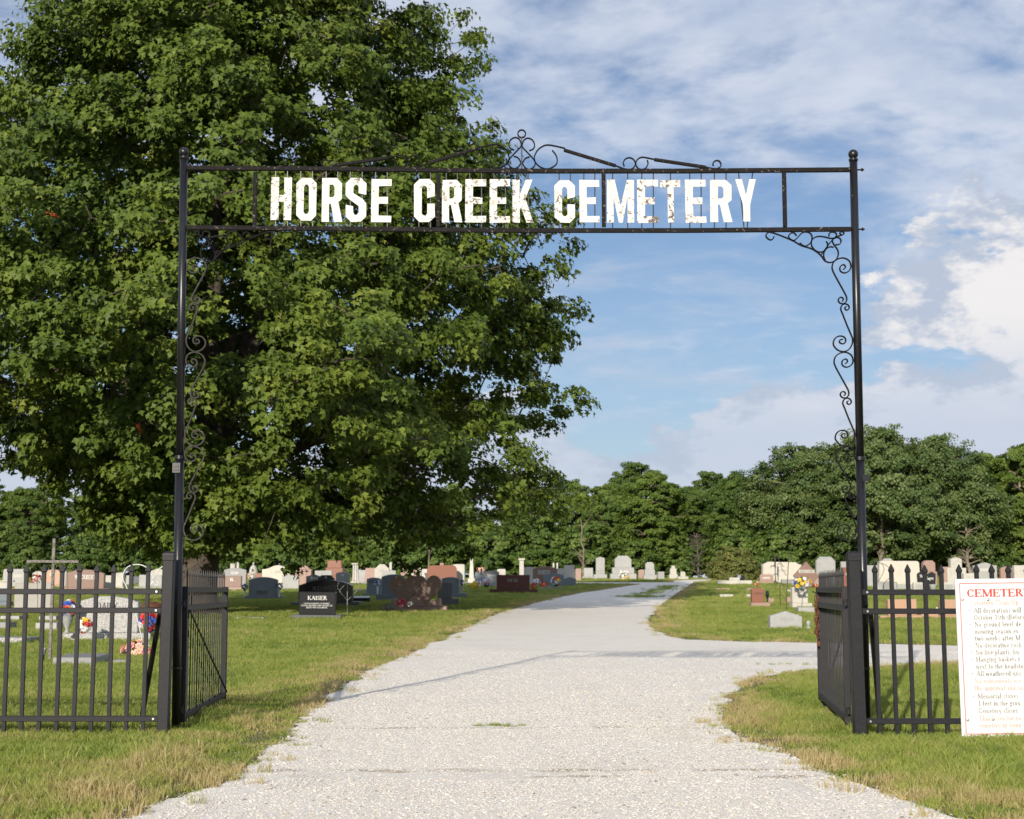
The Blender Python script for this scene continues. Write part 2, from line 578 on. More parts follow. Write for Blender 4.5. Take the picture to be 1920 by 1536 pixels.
# ragged edge
rng = random.Random(4)
dense = []
for i in range(len(ring)):
    a, b = Vector(ring[i]), Vector(ring[(i + 1) % len(ring)])
    L = (b - a).length
    mid_y = (a.y + b.y) / 2
    stepl = 0.06 if mid_y < 14 else (0.12 if mid_y < 26 else 0.35)
    n = max(1, int(L / stepl))
    nn = Vector((-(b - a).y, (b - a).x)).normalized() if L > 1e-6 else Vector((0, 1))
    for s in range(n):
        p_ = a + (b - a) * (s / n)
        w = mnoise.noise(Vector((p_.x * 1.3, p_.y * 1.3, 0))) * 0.12 + mnoise.noise(Vector((p_.x * 6, p_.y * 6, 3))) * 0.07 + rng.uniform(-.02, .02)
        q = p_ + nn * w * (1.0 if mid_y < 30 else 0.6)
        dense.append((q.x, q.y))
POLY = np.array(dense)
CPOLY = np.array(ring)


def inside(P, poly):
    x, y = P[:, 0], P[:, 1]
    c = np.zeros(len(P), bool)
    n = len(poly)
    for i in range(n):
        x1, y1 = poly[i]
        x2, y2 = poly[(i + 1) % n]
        if y1 == y2:
            continue
        m = ((y1 > y) != (y2 > y)) & (x < (x2 - x1) * (y - y1) / (y2 - y1) + x1)
        c ^= m
    return c


def edge_dist(P, poly):
    d = np.full(len(P), 1e9)
    n = len(poly)
    for i in range(n):
        a, b = np.array(poly[i]), np.array(poly[(i + 1) % n])
        ab = b - a
        L2 = ab @ ab
        if L2 < 1e-9:
            continue
        t = np.clip(((P - a) @ ab) / L2, 0, 1)
        q = a + t[:, None] * ab
        d = np.minimum(d, np.hypot(*(P - q).T))
    return d


def lawn_material():
    m, T = mat_new('mown_lawn_soil')
    pos = T.n('ShaderNodeNewGeometry').outputs['Position']
    ed = T.n('ShaderNodeAttribute', attribute_name='edge').outputs['Fac']
    big = T.noise(pos, 0.35, 4, 0.6, 0.3)
    mid = T.noise(pos, 3.0, 6, 0.65)
    fine = T.noise(pos, 60.0, 5, 0.7)
    c = T.mix(T.step(mid, 0.35, 0.68), (0.17, 0.205, 0.048), (0.225, 0.255, 0.066))
    c = T.mix(T.step(big, 0.42, 0.72, 0, 0.6), c, (0.235, 0.235, 0.08))
    c = T.mix(T.step(fine, 0.35, 0.65, 0.5, 0.0), c, (0.060, 0.075, 0.020))
    dirt = T.mix(T.step(fine, 0.4, 0.6), (0.30, 0.24, 0.15), (0.20, 0.16, 0.10))
    c = T.mix(T.step(T.math('ADD', ed, T.math('MULTIPLY', T.math('SUBTRACT', mid, 0.5), 0.9)), 0.35, 0.85), c, dirt)
    finish(T, c, 0.95, T.bump(T.math('ADD', fine, T.math('MULTIPLY', T.noise(pos, 180, 3, 0.6), 0.6)), 0.9, 0.03), 0, 0.1)
    return m


def gravel_material():
    m, T = mat_new('crushed_limestone_gravel')
    pos = T.n('ShaderNodeNewGeometry').outputs['Position']
    X, Y, Z = T.sep(pos)
    wv = T.noise(pos, 14, 3, 0.6, 0, 1)
    pv = T.n('ShaderNodeVectorMath', operation='MULTIPLY_ADD')
    T.put(pv.inputs[0], wv); pv.inputs[1].default_value = (0.03, 0.03, 0.03); T.put(pv.inputs[2], pos)
    pv = pv.outputs[0]
    v1 = T.sep(T.vor(pv, 78, 'F1', 'Color'))
    d1 = T.vor(pv, 78, 'DISTANCE_TO_EDGE', 'Distance')
    v2 = T.sep(T.vor(pv, 150, 'F1', 'Color'))
    c = T.mix(v1[0], (0.74, 0.69, 0.61), (0.88, 0.835, 0.76))
    c = T.mix(T.step(v2[1], 0.55, 1.0, 0, 0.6), c, (0.64, 0.565, 0.46))
    c = T.mix(T.step(v1[2], 0.92, 0.97, 0, 0.5), c, (0.30, 0.29, 0.28))
    c = T.mix(T.step(d1, 0.0, 0.07, 0.30, 0.0), c, (0.46, 0.42, 0.365))
    big = T.noise(pos, 0.9, 6, 0.62, 0.4)
    c = T.mix(T.step(big, 0.45, 0.75, 0, 0.45), c, (0.62, 0.57, 0.50))
    # worn tracks across the entrance, with their own shape
    jag = T.math('MULTIPLY', T.math('SUBTRACT', T.noise(pos, 1.1, 6, 0.65), 0.5), 0.45)
    for yy, w, lim in ((8.62, 0.075, 0.44), (11.15, 0.07, 0.50), (8.35, 0.06, 0.56)):
        b = T.math('ABSOLUTE', T.math('SUBTRACT', T.math('ADD', Y, jag), yy))
        f = T.math('MULTIPLY', T.step(b, w, w * 0.35), T.step(T.noise(pos, 1.7, 4, 0.6), lim - 0.08, lim + 0.08, 0, 0.8))
        c = T.mix(f, c, (0.36, 0.29, 0.20))
    st = T.step(T.noise(pos, 2.6, 7, 0.7, 0.5), 0.66, 0.74, 0, 0.55)
    c = T.mix(st, c, (0.34, 0.31, 0.265))
    h = T.math('ADD', T.math('MULTIPLY', T.math('MINIMUM', d1, 0.25), 2.2), T.math('MULTIPLY', v2[0], 0.25))
    finish(T, c, 0.9, T.bump(h, 0.5, 0.008), 0, 0.2)
    return m


MT['lawn'] = lawn_material()
MT['gravel'] = gravel_material()

# ground sheet: fine near the gate, coarse out to the horizon
ys = np.concatenate([np.arange(-40, 2, 3.0), np.arange(2, 30, 0.3), np.arange(30, 110, 1.0), np.arange(110, 260, 10), np.array([300, 420, 650, 1000, 1600, 2500])])
xs = np.concatenate([-np.array([2500, 1500, 900, 500, 300, 180, 120, 90, 75]), np.arange(-60, -14, 2.0), np.arange(-14, 14, 0.3), np.arange(14, 62, 2.0), np.array([75, 90, 120, 180, 300, 500, 900, 1500, 2500])])
GX, GY = np.meshgrid(xs, ys)
P2 = np.stack([GX.ravel(), GY.ravel()], 1)
GZ = H(P2[:, 0], P2[:, 1])
near = (np.abs(P2[:, 0]) < 40) & (P2[:, 1] > 0) & (P2[:, 1] < 115)
edv = np.zeros(len(P2))
ei = np.where(near)[0]
ins = inside(P2[ei], CPOLY)
ed_ = edge_dist(P2[ei], CPOLY)
edv[ei] = np.where(ins, 1.0, np.clip(1 - ed_ / np.where(P2[ei][:, 1] < 20, 0.7, 0.9), 0, 1))
GZ = np.where(edv >= 0.999, GZ - 0.02, GZ)
nx, ny = len(xs), len(ys)
faces = [(j * nx + i, j * nx + i + 1, (j + 1) * nx + i + 1, (j + 1) * nx + i) for j in range(ny - 1) for i in range(nx - 1)]
me = bpy.data.meshes.new('ground')
me.from_pydata(np.column_stack([P2, GZ]).tolist(), [], faces)
me.materials.append(MT['lawn'])
at_ = me.attributes.new('edge', 'FLOAT', 'POINT')
at_.data.foreach_set('value', edv.astype(np.float32))
me.polygons.foreach_set('use_smooth', [True] * len(me.polygons))
tag(obj('ground', me), 'mown green cemetery lawn rising gently to the wood', kind='structure')

# road sheet
ipts = []
yy = 3.2
while yy < 112:
    st_ = 0.35 if yy < 25 else 1.1
    ipts += [(x_ + rng.uniform(-.05, .05), yy + rng.uniform(-.05, .05)) for x_ in np.arange(-18, 24, st_)]
    yy += st_
ipts = np.array(ipts)
ipts = ipts[inside(ipts, POLY)]
ipts = ipts[edge_dist(ipts, POLY[::3]) > 0.12]
allp = [Vector(p_) for p_ in POLY.tolist()] + [Vector(p_) for p_ in ipts.tolist()]
nb = len(POLY)
vo, eo, fo, _, _, _ = mgeo.delaunay_2d_cdt(allp, [(i, (i + 1) % nb) for i in range(nb)], [], 0, 1e-5)
va = np.array([(v.x, v.y) for v in vo])
cen = np.array([va[list(f)].mean(0) for f in fo])
keep = inside(cen, POLY)
fo = [tuple(f) for f, k_ in zip(fo, keep) if k_]
vz = H(va[:, 0], va[:, 1]) + 0.006 + 0.012 * np.array([mnoise.noise(Vector((x_ * 0.8, y_ * 0.8, 9))) for x_, y_ in va]) * (edge_dist(va, CPOLY) > 0.3)
me = bpy.data.meshes.new('gravel_road')
me.from_pydata(np.column_stack([va, vz]).tolist(), [], fo)
bm = bmesh.new(); bm.from_mesh(me)
bmesh.ops.recalc_face_normals(bm, faces=bm.faces)
if sum(f.normal.z for f in bm.faces) < 0:
    bmesh.ops.reverse_faces(bm, faces=bm.faces)
bm.to_mesh(me); bm.free()
me.materials.append(MT['gravel'])
me.polygons.foreach_set('use_smooth', [True] * len(me.polygons))
tag(obj('gravel_road', me), 'pale crushed limestone drive running through the gate with a side branch', kind='structure')

# ================================================================== entrance arch
YA = 11.0


def A(px, py):
    return at(px, py, YA)


arch = tag(empty('entrance_arch', (0, YA, 0)), 'tall black iron entrance arch with white block letters between two pipe posts', 'arch')


def aloc(v):
    return (v[0], v[1] - YA, v[2])


def arch_part(name, mb, mat, parent=arch, **kw):
    return mb.build(name, MT[mat], parent, **kw)


LT, LB = A(345, 296), A(330, 1372)
RT, RB = A(1600, 300), A(1624.5, 1376)
PR = 0.0285
for top, bot in ((LT, LB), (RT, RB)):
    bot = Vector((bot.x, bot.y, -0.05))
    mid = bot.lerp(top, 0.475)
    post = arch_part('post', MB().tube([aloc(bot), aloc(mid)], PR + 0.003, 18).tube([aloc(mid), aloc(top)], PR, 18), 'iron', smooth=False)
    for p_ in post.data.polygons: p_.use_smooth = len(p_.vertices) == 4
    cap_z = top.z
    prof = [(0.030, -0.012), (0.034, -0.004), (0.034, 0.006), (0.020, 0.010)] + [(0.036 * math.sin(t), 0.042 - 0.036 * math.cos(t)) for t in np.linspace(0.5, math.pi - 0.02, 12)]
    arch_part('ball_finial', MB().lathe(prof, 18, aloc(top)), 'iron', post, smooth=True)
    arch_part('collar', MB().tube([aloc(mid - Vector((0, 0, 0.012))), aloc(mid + Vector((0, 0, 0.012)))], PR + 0.008, 18), 'iron', post)
    for fz in (0.30, 0.16):
        q = bot.lerp(top, fz * 0.75)
        arch_part('collar', MB().tube([aloc(q - Vector((0, 0, 0.006))), aloc(q + Vector((0, 0, 0.006)))], PR + 0.0065, 18), 'iron', post)
q = A(332.5, 878)
arch_part('bracket_plate', MB().box(aloc(q + Vector((0, -0.034, 0))), (0.055, 0.008, 0.07)).box(aloc(q + Vector((0, -0.040, 0.012))), (0.03, 0.006, 0.012)).box(aloc(q + Vector((0, -0.040, -0.014))), (0.036, 0.006, 0.012)), 'iron')
q = A(1619, 897)
arch_part('bracket_plate', MB().box(aloc(q + Vector((0.01, -0.034, 0))), (0.05, 0.008, 0.045)).box(aloc(q + Vector((0.01, -0.040, -0.02))), (0.05, 0.006, 0.008)), 'iron')

for ends in (((350, 315), (660, 317.5), (960, 321), (1280, 321), (1594, 318.5)), ((350, 427), (660, 429.5), (960, 432.5), (1280, 432.5), (1595, 430))):
    pts = [A(*e) for e in ends]
    mb = MB()
    vs, fs = [], []
    for p_ in pts:
        for a_, b_ in ((-1, -1), (1, -1), (1, 1), (-1, 1)):
            vs.append((p_.x, a_ * 0.016, p_.z + b_ * 0.0155))
    for i in range(len(pts) - 1):
        for s in range(4):
            fs.append((i * 4 + s, i * 4 + (s + 1) % 4, i * 4 + 4 + (s + 1) % 4, i * 4 + 4 + s))
    fs += [(3, 2, 1, 0), tuple(len(vs) - 4 + s for s in range(4))]
    arch_part('beam', mb.add(vs, fs), 'iron_worn', bevel=0.002)
    e = A(ends[-1][0] + 18, ends[-1][1])
    arch_part('bolt', MB().tube([(e.x - 0.02, 0, e.z), (e.x + 0.032, 0, e.z)], 0.006, 8).tube([(e.x + 0.012, 0, e.z), (e.x + 0.022, 0, e.z)], 0.013, 6), 'iron')
for px in (478, 822, 1132, 1471):
    a_, b_ = A(px, 323.5 if px < 500 or px > 1400 else 326.5), A(px, 424)
    dzz = 0.0005
    arch_part('mullion', MB().box(((a_.x + b_.x) / 2, 0.0, (a_.z + b_.z) / 2 - 0.003), (0.029, 0.026, a_.z - b_.z + 0.008)), 'iron_worn', bevel=0.002)

# --- letters cut from sheet metal
c_, t_ = 0.30, 0.36       # corner cut and stroke as a share of the width (box 1 x 2.05)
LH = 2.05


def shape_letter(ch):
    t, h, c = 0.37, LH, 0.26
    th = 0.34
    if ch == 'H': return [[(0, 0), (t, 0), (t, .88), (1 - t, .88), (1 - t, 0), (1, 0), (1, h), (1 - t, h), (1 - t, 1.2), (t, 1.2), (t, h), (0, h)]]
    if ch == 'O': return [[(c, 0), (1 - c, 0), (1, c), (1, h - c), (1 - c, h), (c, h), (0, h - c), (0, c)],
                          [(t, .42), (t, h - .42), (t + .08, h - .32), (1 - t - .08, h - .32), (1 - t, h - .42), (1 - t, .42), (1 - t - .08, .32), (t + .08, .32)]]
    if ch == 'C': return [[(c, 0), (1 - c, 0), (1, c), (1, .88), (1 - t, .88), (1 - t, .40), (1 - t - .08, .31), (t + .08, .31), (t, .40), (t, h - .42), (t + .08, h - .32), (1 - t - .08, h - .32),
                           (1 - t, h - .42), (1 - t, 1.14), (1, 1.24), (1, h - c), (1 - c, h), (c, h), (0, h - c), (0, c)]]
    if ch == 'E': return [[(0, 0), (1, 0), (1, .31), (t, .31), (t, .88), (.82, .88), (.82, 1.2), (t, 1.2), (t, h - .33), (1, h - .33), (1, h), (0, h)]]
    if ch == 'R': return [[(0, 0), (t, 0), (t, .84), (.46, .84), (.63, 0), (1.03, 0), (.83, .92), (1, 1.08), (1, h - c), (1 - c, h), (0, h)],
                          [(t, 1.15), (t, h - .32), (1 - t - .08, h - .32), (1 - t, h - .42), (1 - t, 1.24), (1 - t - .08, 1.15)]]
    if ch == 'S': return [[(c, 0), (1 - c, 0), (1, c), (1, .86), (.82, 1.06), (t, 1.34), (t, h - .42), (t + .08, h - .32), (1 - t - .08, h - .32), (1 - t, h - .42), (1 - t, 1.34), (1, 1.26), (1, h - c), (1 - c, h),
                           (c, h), (0, h - c), (0, 1.24), (.14, 1.08), (1 - t, .74), (1 - t, .42), (1 - t - .08, .32), (t + .08, .32), (t, .42), (t, .72), (0, .80), (0, c)]]
    if ch == 'K': return [[(0, 0), (.35, 0), (.35, .62), (.42, .74), (.68, 0), (1.03, 0), (.64, 1.12), (1.0, h), (.66, h), (.35, 1.30), (.35, h), (0, h)]]
    if ch == 'M': return [[(0, 0), (.25, 0), (.25, 1.18), (.44, 0.0), (.58, 0.0), (.76, 1.18), (.76, 0), (1, 0), (1, h), (.74, h), (.51, .80), (.28, h), (0, h)]]
    if ch == 'T': return [[(.35, 0), (.66, 0), (.66, h - .33), (1, h - .33), (1, h), (0, h), (0, h - .33), (.35, h - .33)]]
    if ch == 'Y': return [[(.36, 0), (.70, 0), (.70, .80), (1.03, h), (.70, h), (.52, 1.28), (.33, h), (0, h), (.36, .80)]]


def outline_mesh(loops, sx, sz, ext, mat, name):
    cu = bpy.data.curves.new(name, 'CURVE')
    cu.dimensions = '2D'
    cu.fill_mode = 'BOTH'
    cu.extrude = ext
    rr = random.Random(name + str(sx))
    for lp in loops:
        s = cu.splines.new('POLY')
        s.points.add(len(lp) - 1)
        for p_, (x_, z_) in zip(s.points, lp):
            p_.co = (x_ * sx + rr.uniform(-.0015, .0015), z_ * sz + rr.uniform(-.0015, .0015), 0, 1)
        s.use_cyclic_u = True
    tmp = bpy.data.objects.new('tmp', cu)
    COL.objects.link(tmp)
    dg = bpy.context.evaluated_depsgraph_get()
    me = bpy.data.meshes.new_from_object(tmp.evaluated_get(dg))
    bpy.data.objects.remove(tmp)
    bpy.data.curves.remove(cu)
    me.materials.clear()
    me.materials.append(mat)
    return me


LET = [('H', 508, 548, 334, 413.5), ('O', 555.6, 594.5, 334.5, 415), ('R', 603, 642, 335, 417), ('S', 648, 688, 335, 417), ('E', 696, 734.5, 337, 417.8),
       ('C', 776.7, 816, 337, 417.6), ('R', 828.5, 866, 338.5, 418), ('E', 872, 911.5, 337.5, 418), ('E', 918, 956, 337.5, 418.5), ('K', 961.4, 999, 338, 418.5),
       ('C', 1040, 1078, 339, 418.7), ('E', 1086.6, 1123.5, 338.6, 418), ('M', 1137.6, 1188, 338, 418.3), ('E', 1195, 1233.5, 338, 419), ('T', 1239, 1275.6, 339, 418.5), ('E', 1285, 1323, 338, 419), ('R', 1331, 1370, 338, 417.5),
       ('Y', 1380, 1416, 337.6, 416.5)]
rods = []
rl = random.Random(2)
for ch, x0, x1, y0, y1 in LET:
    bl, tr = A(x0, y1), A(x1, y0)
    w, h_ = tr.x - bl.x, tr.z - bl.z
    me = outline_mesh(shape_letter(ch), w, h_ / LH, 0.0016, MT['letter'], 'letter')
    obj('letter', me, arch, aloc((bl.x, YA - 0.014, bl.z)), (math.pi / 2 + rl.uniform(-.02, .02), rl.uniform(-.008, .008), 0))
    fr = {'T': (0.5,), 'Y': (0.12, 0.88)}.get(ch, (0.22, 0.78))
    for f_ in fr:
        px_ = x0 + (x1 - x0) * f_
        sag = 6.5 * (1 - abs(px_ - 1000) / 640)
        a_, b_ = A(px_, 317 + sag * 0.6), A(px_ + (0 if ch != 'Y' else (1398 - px_) * 0.8), 430)
        obj('rod', MB().tube([aloc(a_), aloc(b_)], 0.0042, 6).mesh(MT['iron'], 'rod'), arch)

# --- wrought scrolls
def scroll(name, pix, conv, parent=arch, thick=0.0085, depth=0.018, per=6, mat='scroll'):
    pts = [Vector(aloc(A(*conv(*p_)))) for p_ in smooth_path(pix, per)]
    return MB().ribbon(pts, thick, depth).build(name, MT[mat], parent)


def arc_px(cx, cy, r, a0, a1, n=18):
    return [(cx + r * math.cos(math.radians(a0 + (a1 - a0) * i / n)), cy - r * math.sin(math.radians(a0 + (a1 - a0) * i / n))) for i in range(n + 1)]


idc = lambda x, y: (x, y)
CX = 978.2
mir = lambda x, y: (2 * CX - x, y + 1.2)
heart = [(963.9, 281.8), (957, 278.5), (954, 271.7), (957.5, 262.5), (965.4, 258.3), (972.5, 260.5), (976.3, 267), (976.6, 274.8), (967, 285.5), (956, 297.5), (952.9, 305), (956, 312.5), (964.4, 316.6), (972, 313), (976.3, 306), (975, 301.5), (970.6, 295.8), (963.3, 293.3)]
bigc = [(897, 277.2), (914.4, 273.2), (929, 271), (938.3, 273.2), (947.7, 280), (953.6, 290.4), (954.3, 297.7), (951.5, 305), (942.5, 312.8), (931, 316), (921.7, 313.3), (913.3, 307), (911.6, 298.8), (914.4, 289.4), (921, 281)]
for cv in (idc, mir):
    scroll('crest_scroll', heart, cv)
    scroll('crest_scroll', bigc, cv)
scroll('crest_ring', arc_px(CX, 251.2, 7.2, -80, 262), idc, per=2)
arch_part('crest_rod', MB().tube([aloc(A(CX, 256)), aloc(A(CX, 318))], 0.0045, 6), 'iron')


def twist_bar(a_, b_, parent=arch):
    a_, b_ = Vector(aloc(A(*a_))), Vector(aloc(A(*b_)))
    d_ = b_ - a_
    rot = Matrix(((d_.x / d_.length, 0, -d_.z / d_.length), (0, 1, 0), (d_.z / d_.length, 0, d_.x / d_.length)))
    mb = MB()
    n = 10
    for i in range(1):
        mb.box((a_ + b_) / 2, (d_.length, 0.022, 0.025), rot)
    return mb.build('crest_bar', MT['iron_worn'], parent, bevel=0.006)


twist_bar((803, 306.5), (896.5, 278)); twist_bar((633, 309.8), (728, 296))
twist_bar((1057, 281.5), (1155, 311.3)); twist_bar((1226, 299.3), (1324, 314))
scroll('crest_scroll', [(803, 306.8), (790, 311.5), (776, 314.6), (767, 311), (764, 303.5), (768, 295), (776, 291.8), (784, 295), (787.3, 303), (785, 309)], idc)
scroll('crest_scroll', [(728, 295.8), (740, 293.6), (752, 291.6), (760.5, 296), (763.5, 303), (760.5, 311), (752, 314.6), (743, 311.5), (740, 303.5), (742, 297.5)], idc)
scroll('crest_scroll', [(633, 310), (624, 312.6), (612, 313.6), (604.5, 310.5), (602.6, 305), (606, 300.5), (612, 299.6), (616.5, 303), (616.8, 307)], idc)
scroll('crest_scroll', [(1155, 311.3), (1168, 316), (1180, 318.2), (1188, 314.5), (1191.4, 307.2), (1188, 299.6), (1180, 296), (1172, 299), (1168.6, 306), (1170.5, 312)], idc)
scroll('crest_scroll', [(1226, 299), (1214, 296.5), (1204, 295.2), (1196, 298.6), (1192, 306.6), (1195, 314.5), (1203, 318.4), (1211, 315), (1215, 307), (1213.5, 300.5)], idc)
scroll('crest_scroll', [(1324, 314), (1334, 316), (1343.5, 316.6), (1350, 313.6), (1351.6, 307.5), (1347.5, 302), (1341, 302), (1336.8, 306.5), (1337.6, 311.5)], idc)

# corner brackets (traced on the right-hand one, mirrored to the left)
Z3 = lambda x, y: (1420 + x / 8.727, 420 + y / 8.727)
ACX = (345 + 1601) / 2.0
B1 = [(275, 205), (250, 250), (205, 262), (150, 220), (145, 175), (175, 142), (225, 140), (350, 180), (500, 240), (600, 285), (720, 355), (880, 405), (980, 465), (1050, 530), (1100, 600), (1170, 632), (1240, 620), (1300, 570), (1325, 490), (1310, 420), (1260, 350), (1230, 290), (1240, 250), (1300, 222), (1350, 240), (1370, 290), (1340, 335), (1280, 342)]
B2 = [(640, 195), (610, 155), (565, 145), (520, 180), (515, 225), (560, 265), (610, 268), (660, 220), (730, 150), (790, 132), (850, 145), (890, 190), (893, 260), (860, 320), (790, 365), (740, 350), (690, 310)]
B3 = [(1125, 285), (1150, 330), (1130, 400), (1080, 450), (1010, 462), (940, 430), (890, 360), (885, 290), (915, 240), (980, 208), (1080, 210), (1200, 238), (1270, 225), (1295, 185), (1280, 148), (1230, 134), (1180, 152), (1170, 205)]
B4 = [(1050, 500), (1100, 430), (1220, 270), (1300, 210), (1370, 188), (1415, 165), (1405, 132), (1365, 130), (1350, 155), (1375, 183)]
B5 = [(1245, 385), (1190, 375), (1140, 400), (1095, 460), (1085, 530), (1110, 600)]
for cv in (lambda x, y: Z3(x, y), lambda x, y: (2 * ACX - Z3(x, y)[0] + 2, Z3(x, y)[1] - 1)):
    for B in (B1, B2, B3, B4, B5):
        scroll('corner_scroll', B, cv, per=4)
# post scrolls: one S pair repeated three times down each post
S1 = [(208, 176), (228, 158), (222, 137), (200, 133), (178, 155), (182, 190), (220, 208), (262, 190), (281, 150), (265, 97), (215, 70), (160, 77), (116, 110), (103, 160), (120, 210), (170, 300), (215, 380), (240, 430), (240, 468), (215, 492), (180, 488), (163, 462), (175, 438), (200, 436), (211, 455), (198, 472)]
S2 = [(240, 520), (226, 530), (232, 548), (250, 552), (266, 535), (258, 508), (228, 495), (197, 510), (187, 545), (205, 590), (245, 690), (280, 770), (299, 820), (295, 870), (265, 918), (215, 938), (160, 923), (122, 880), (122, 840), (145, 806), (185, 793), (222, 805), (235, 835), (220, 863), (190, 862), (176, 846), (186, 828), (208, 824)]
for k_ in range(3):
    for S in (S1, S2):
        for side in (1, -1):
            pts = []
            for x_, y_ in smooth_path(S, 4):
                Y_ = y_ + k_ * 875
                u = (283 + 0.0273 * y_ - x_) / 4.95 / 263.6
                py = 470 + Y_ / 4.95
                frac = (py - 300) / (1372 - 300)
                pc_ = RT.lerp(RB, frac) if side == 1 else LT.lerp(LB, frac)
                pts.append(Vector((pc_.x - side * (PR + 0.002 + u), 0, A(960, py).z)))
            MB().ribbon(pts, 0.0085, 0.018).build('post_scroll', MT['scroll'] if side == 1 else MT['scroll_pale'], arch)
# slanting stays behind the posts
for (p0, p1, y1_) in (((300, 1150), (262, 1330), 11.6), ((1632, 1150), (1651, 1345), 11.7)):
    a_ = A(*p0)
    b_ = at(p1[0], p1[1], y1_)
    b_.z = -0.05
    MB().tube([aloc(a_), aloc(b_)], 0.019, 10).build('stay', MT['iron'], arch)

# ================================================================== fences and gates
def picket_mesh(h, w=0.0255):
    mb = MB()
    r = w / 2
    mb.box((0, 0, (h - 0.055) / 2), (w, w, h - 0.055))
    z0 = h - 0.055
    q = [(r * 1.0, z0 - 0.004), (r * 1.38, z0 + 0.006), (r * 1.38, z0 + 0.016), (r * 0.2, h)]
    vs = []
    for rr, z in q:
        vs += [(-rr, -rr, z), (rr, -rr, z), (rr, rr, z), (-rr, rr, z)]
    fs = [(i * 4 + s, i * 4 + (s + 1) % 4, i * 4 + 4 + (s + 1) % 4, i * 4 + 4 + s) for i in range(3) for s in range(4)] + [(3, 2, 1, 0), (12, 13, 14, 15)]
    mb.add(vs, fs)
    return mb.mesh(MT['fence'], 'picket')


PICK = picket_mesh(1.145)
PICK_GATE = picket_mesh(1.125, 0.009)


def post_with_cap(parent, loc, w=0.075, h=1.225, tilt=0.0):
    p_ = MB().box((0, 0, (h - 0.1) / 2), (w, w, h + 0.1)).build('post', MT['fence'], parent, bevel=0.004, loc=loc, rot=(0, tilt, 0))
    r = w / 2 + 0.004
    vs, fs = [], []
    for rr, z in ((r, h - 0.045), (r, h - 0.004), (r * 0.93, h + 0.008), (r * 0.5, h + 0.020)):
        vs += [(-rr, -rr, z), (rr, -rr, z), (rr, rr, z), (-rr, rr, z)]
    fs = [(i * 4 + s, i * 4 + (s + 1) % 4, i * 4 + 4 + (s + 1) % 4, i * 4 + 4 + s) for i in range(3) for s in range(4)] + [(3, 2, 1, 0), (12, 13, 14, 15)]
    MB().add(vs, fs).build('post_cap', MT['fence'], p_, bevel=0.003)
    return p_


def fence_run(label, x_post, y_post, dirx, pick_px, ypx, n_extra, spacing, tilt, rails=(0.967, 0.838, 0.10), pw=0.075):
    root = tag(empty('fence', (x_post, y_post, float(H(x_post, y_post)))), label, 'fence')
    post_with_cap(root, (0, 0, 0), pw, 1.225, tilt)
    xs_ = [at(px, ypx, y_post).x - x_post for px in pick_px]
    while len(xs_) < len(pick_px) + n_extra:
        xs_.append(xs_[-1] + dirx * spacing)
    L = abs(xs_[-1]) + 0.06
    x0 = dirx * (pw / 2 - 0.006)
    for z in rails:
        r_ = MB().box((x0 + dirx * L / 2, 0, z), (L, 0.036, 0.038)).build('rail', MT['fence'], root, bevel=0.003)
        MB().tube([(x0 + dirx * 0.035, -0.0175, z), (x0 + dirx * 0.035, -0.024, z)], 0.0075, 10).build('bolt', MT['steel'], r_)
    for x_ in xs_:
        obj('picket', PICK, root, (x_, rl.uniform(-.001, .001), 0.012 + rl.uniform(-.004, .004)), (rl.uniform(-.004, .004), rl.uniform(-.006, .006) + tilt * 0.25, 0))
    post_with_cap(root, (xs_[-1] + dirx * 0.10, 0, 0), pw)
    return root


lp = at(309, 1250, 10.8)
fence_run('black picket fence in front of the wooden cross and speckled headstone', lp.x, 10.8, -1, [272.5, 240.5, 208, 175.5, 143, 110.5, 78, 45.5, 13], 1200, 22, 0.121, 0.010)
rp = at(1609, 1250, 10.65)
fence_run('black picket fence carrying the white notice board', rp.x, 10.65, 1, [1644.5, 1676.5, 1708.5, 1739.5, 1771, 1803, 1835, 1866.5, 1898], 1200, 24, 0.1165, -0.014, pw=0.082)


def gate(label, hinge, far, flip, npk=19):
    h_, f_ = Vector(hinge), Vector(far)
    d_ = f_ - h_
    L = d_.length
    root = tag(empty('gate_leaf', (h_.x, h_.y, 0.0), math.atan2(d_.y, d_.x)), label, 'gate', 'two open gate leaves')
    for x_ in (0.0, L):
        MB().box((x_, 0, 0.545), (0.045, 0.045, 0.95)).build('stile', MT['fence'], root, bevel=0.003)
    for z in (0.995, 0.868, 0.105):
        MB().box((L / 2, 0, z), (L - 0.046, 0.04, 0.04)).build('rail', MT['fence'], root, bevel=0.003)
    for i in range(npk):
        x_ = L * (i + 0.75) / (npk + 0.5)
        obj('picket', PICK_GATE, root, (x_, 0, 0.025), (0, rl.uniform(-.004, .004), 0))
    a_, b_ = Vector((0.03, 0.032 * flip, 0.85)), Vector((L - 0.03, 0.032 * flip, 0.13))
    MB().tube([a_, b_], 0.008, 6).build('diagonal_stay', MT['fence'], root)
    for z in (0.90, 0.16):
        MB().tube([(-0.02, 0, z - 0.03), (-0.02, 0, z + 0.03)], 0.016, 10).box((-0.045, 0, z), (0.06, 0.012, 0.03)).build('hinge', MT['fence'], root)
    return root


hl = at(345, 1200, 11.08)
gate('black gate leaf without a chain, swung open before the maple trunk', (hl.x, 11.08), (at(421, 1200, 13.42).x, 13.42), -1)
hr = at(1586, 1200, 10.9)
gr = gate('black gate leaf with a rusty chain at its free end, swung open', (hr.x, 10.9), (at(1537, 1200, 13.3).x, 13.3), -1)

# rusty chain and padlock hanging at the free end of the right-hand leaf
def torus_link(R=0.017, r=0.0045, l=0.012):
    pts = []
    for i in range(17):
        a_ = 2 * math.pi * i / 16
        pts.append((R * 0.75 * math.cos(a_), 0, R * math.sin(a_) + (l if math.sin(a_) > 0 else -l)))
    return MB().tube(pts, r, 6, False).mesh(MT['rust'], 'chain_link', True)


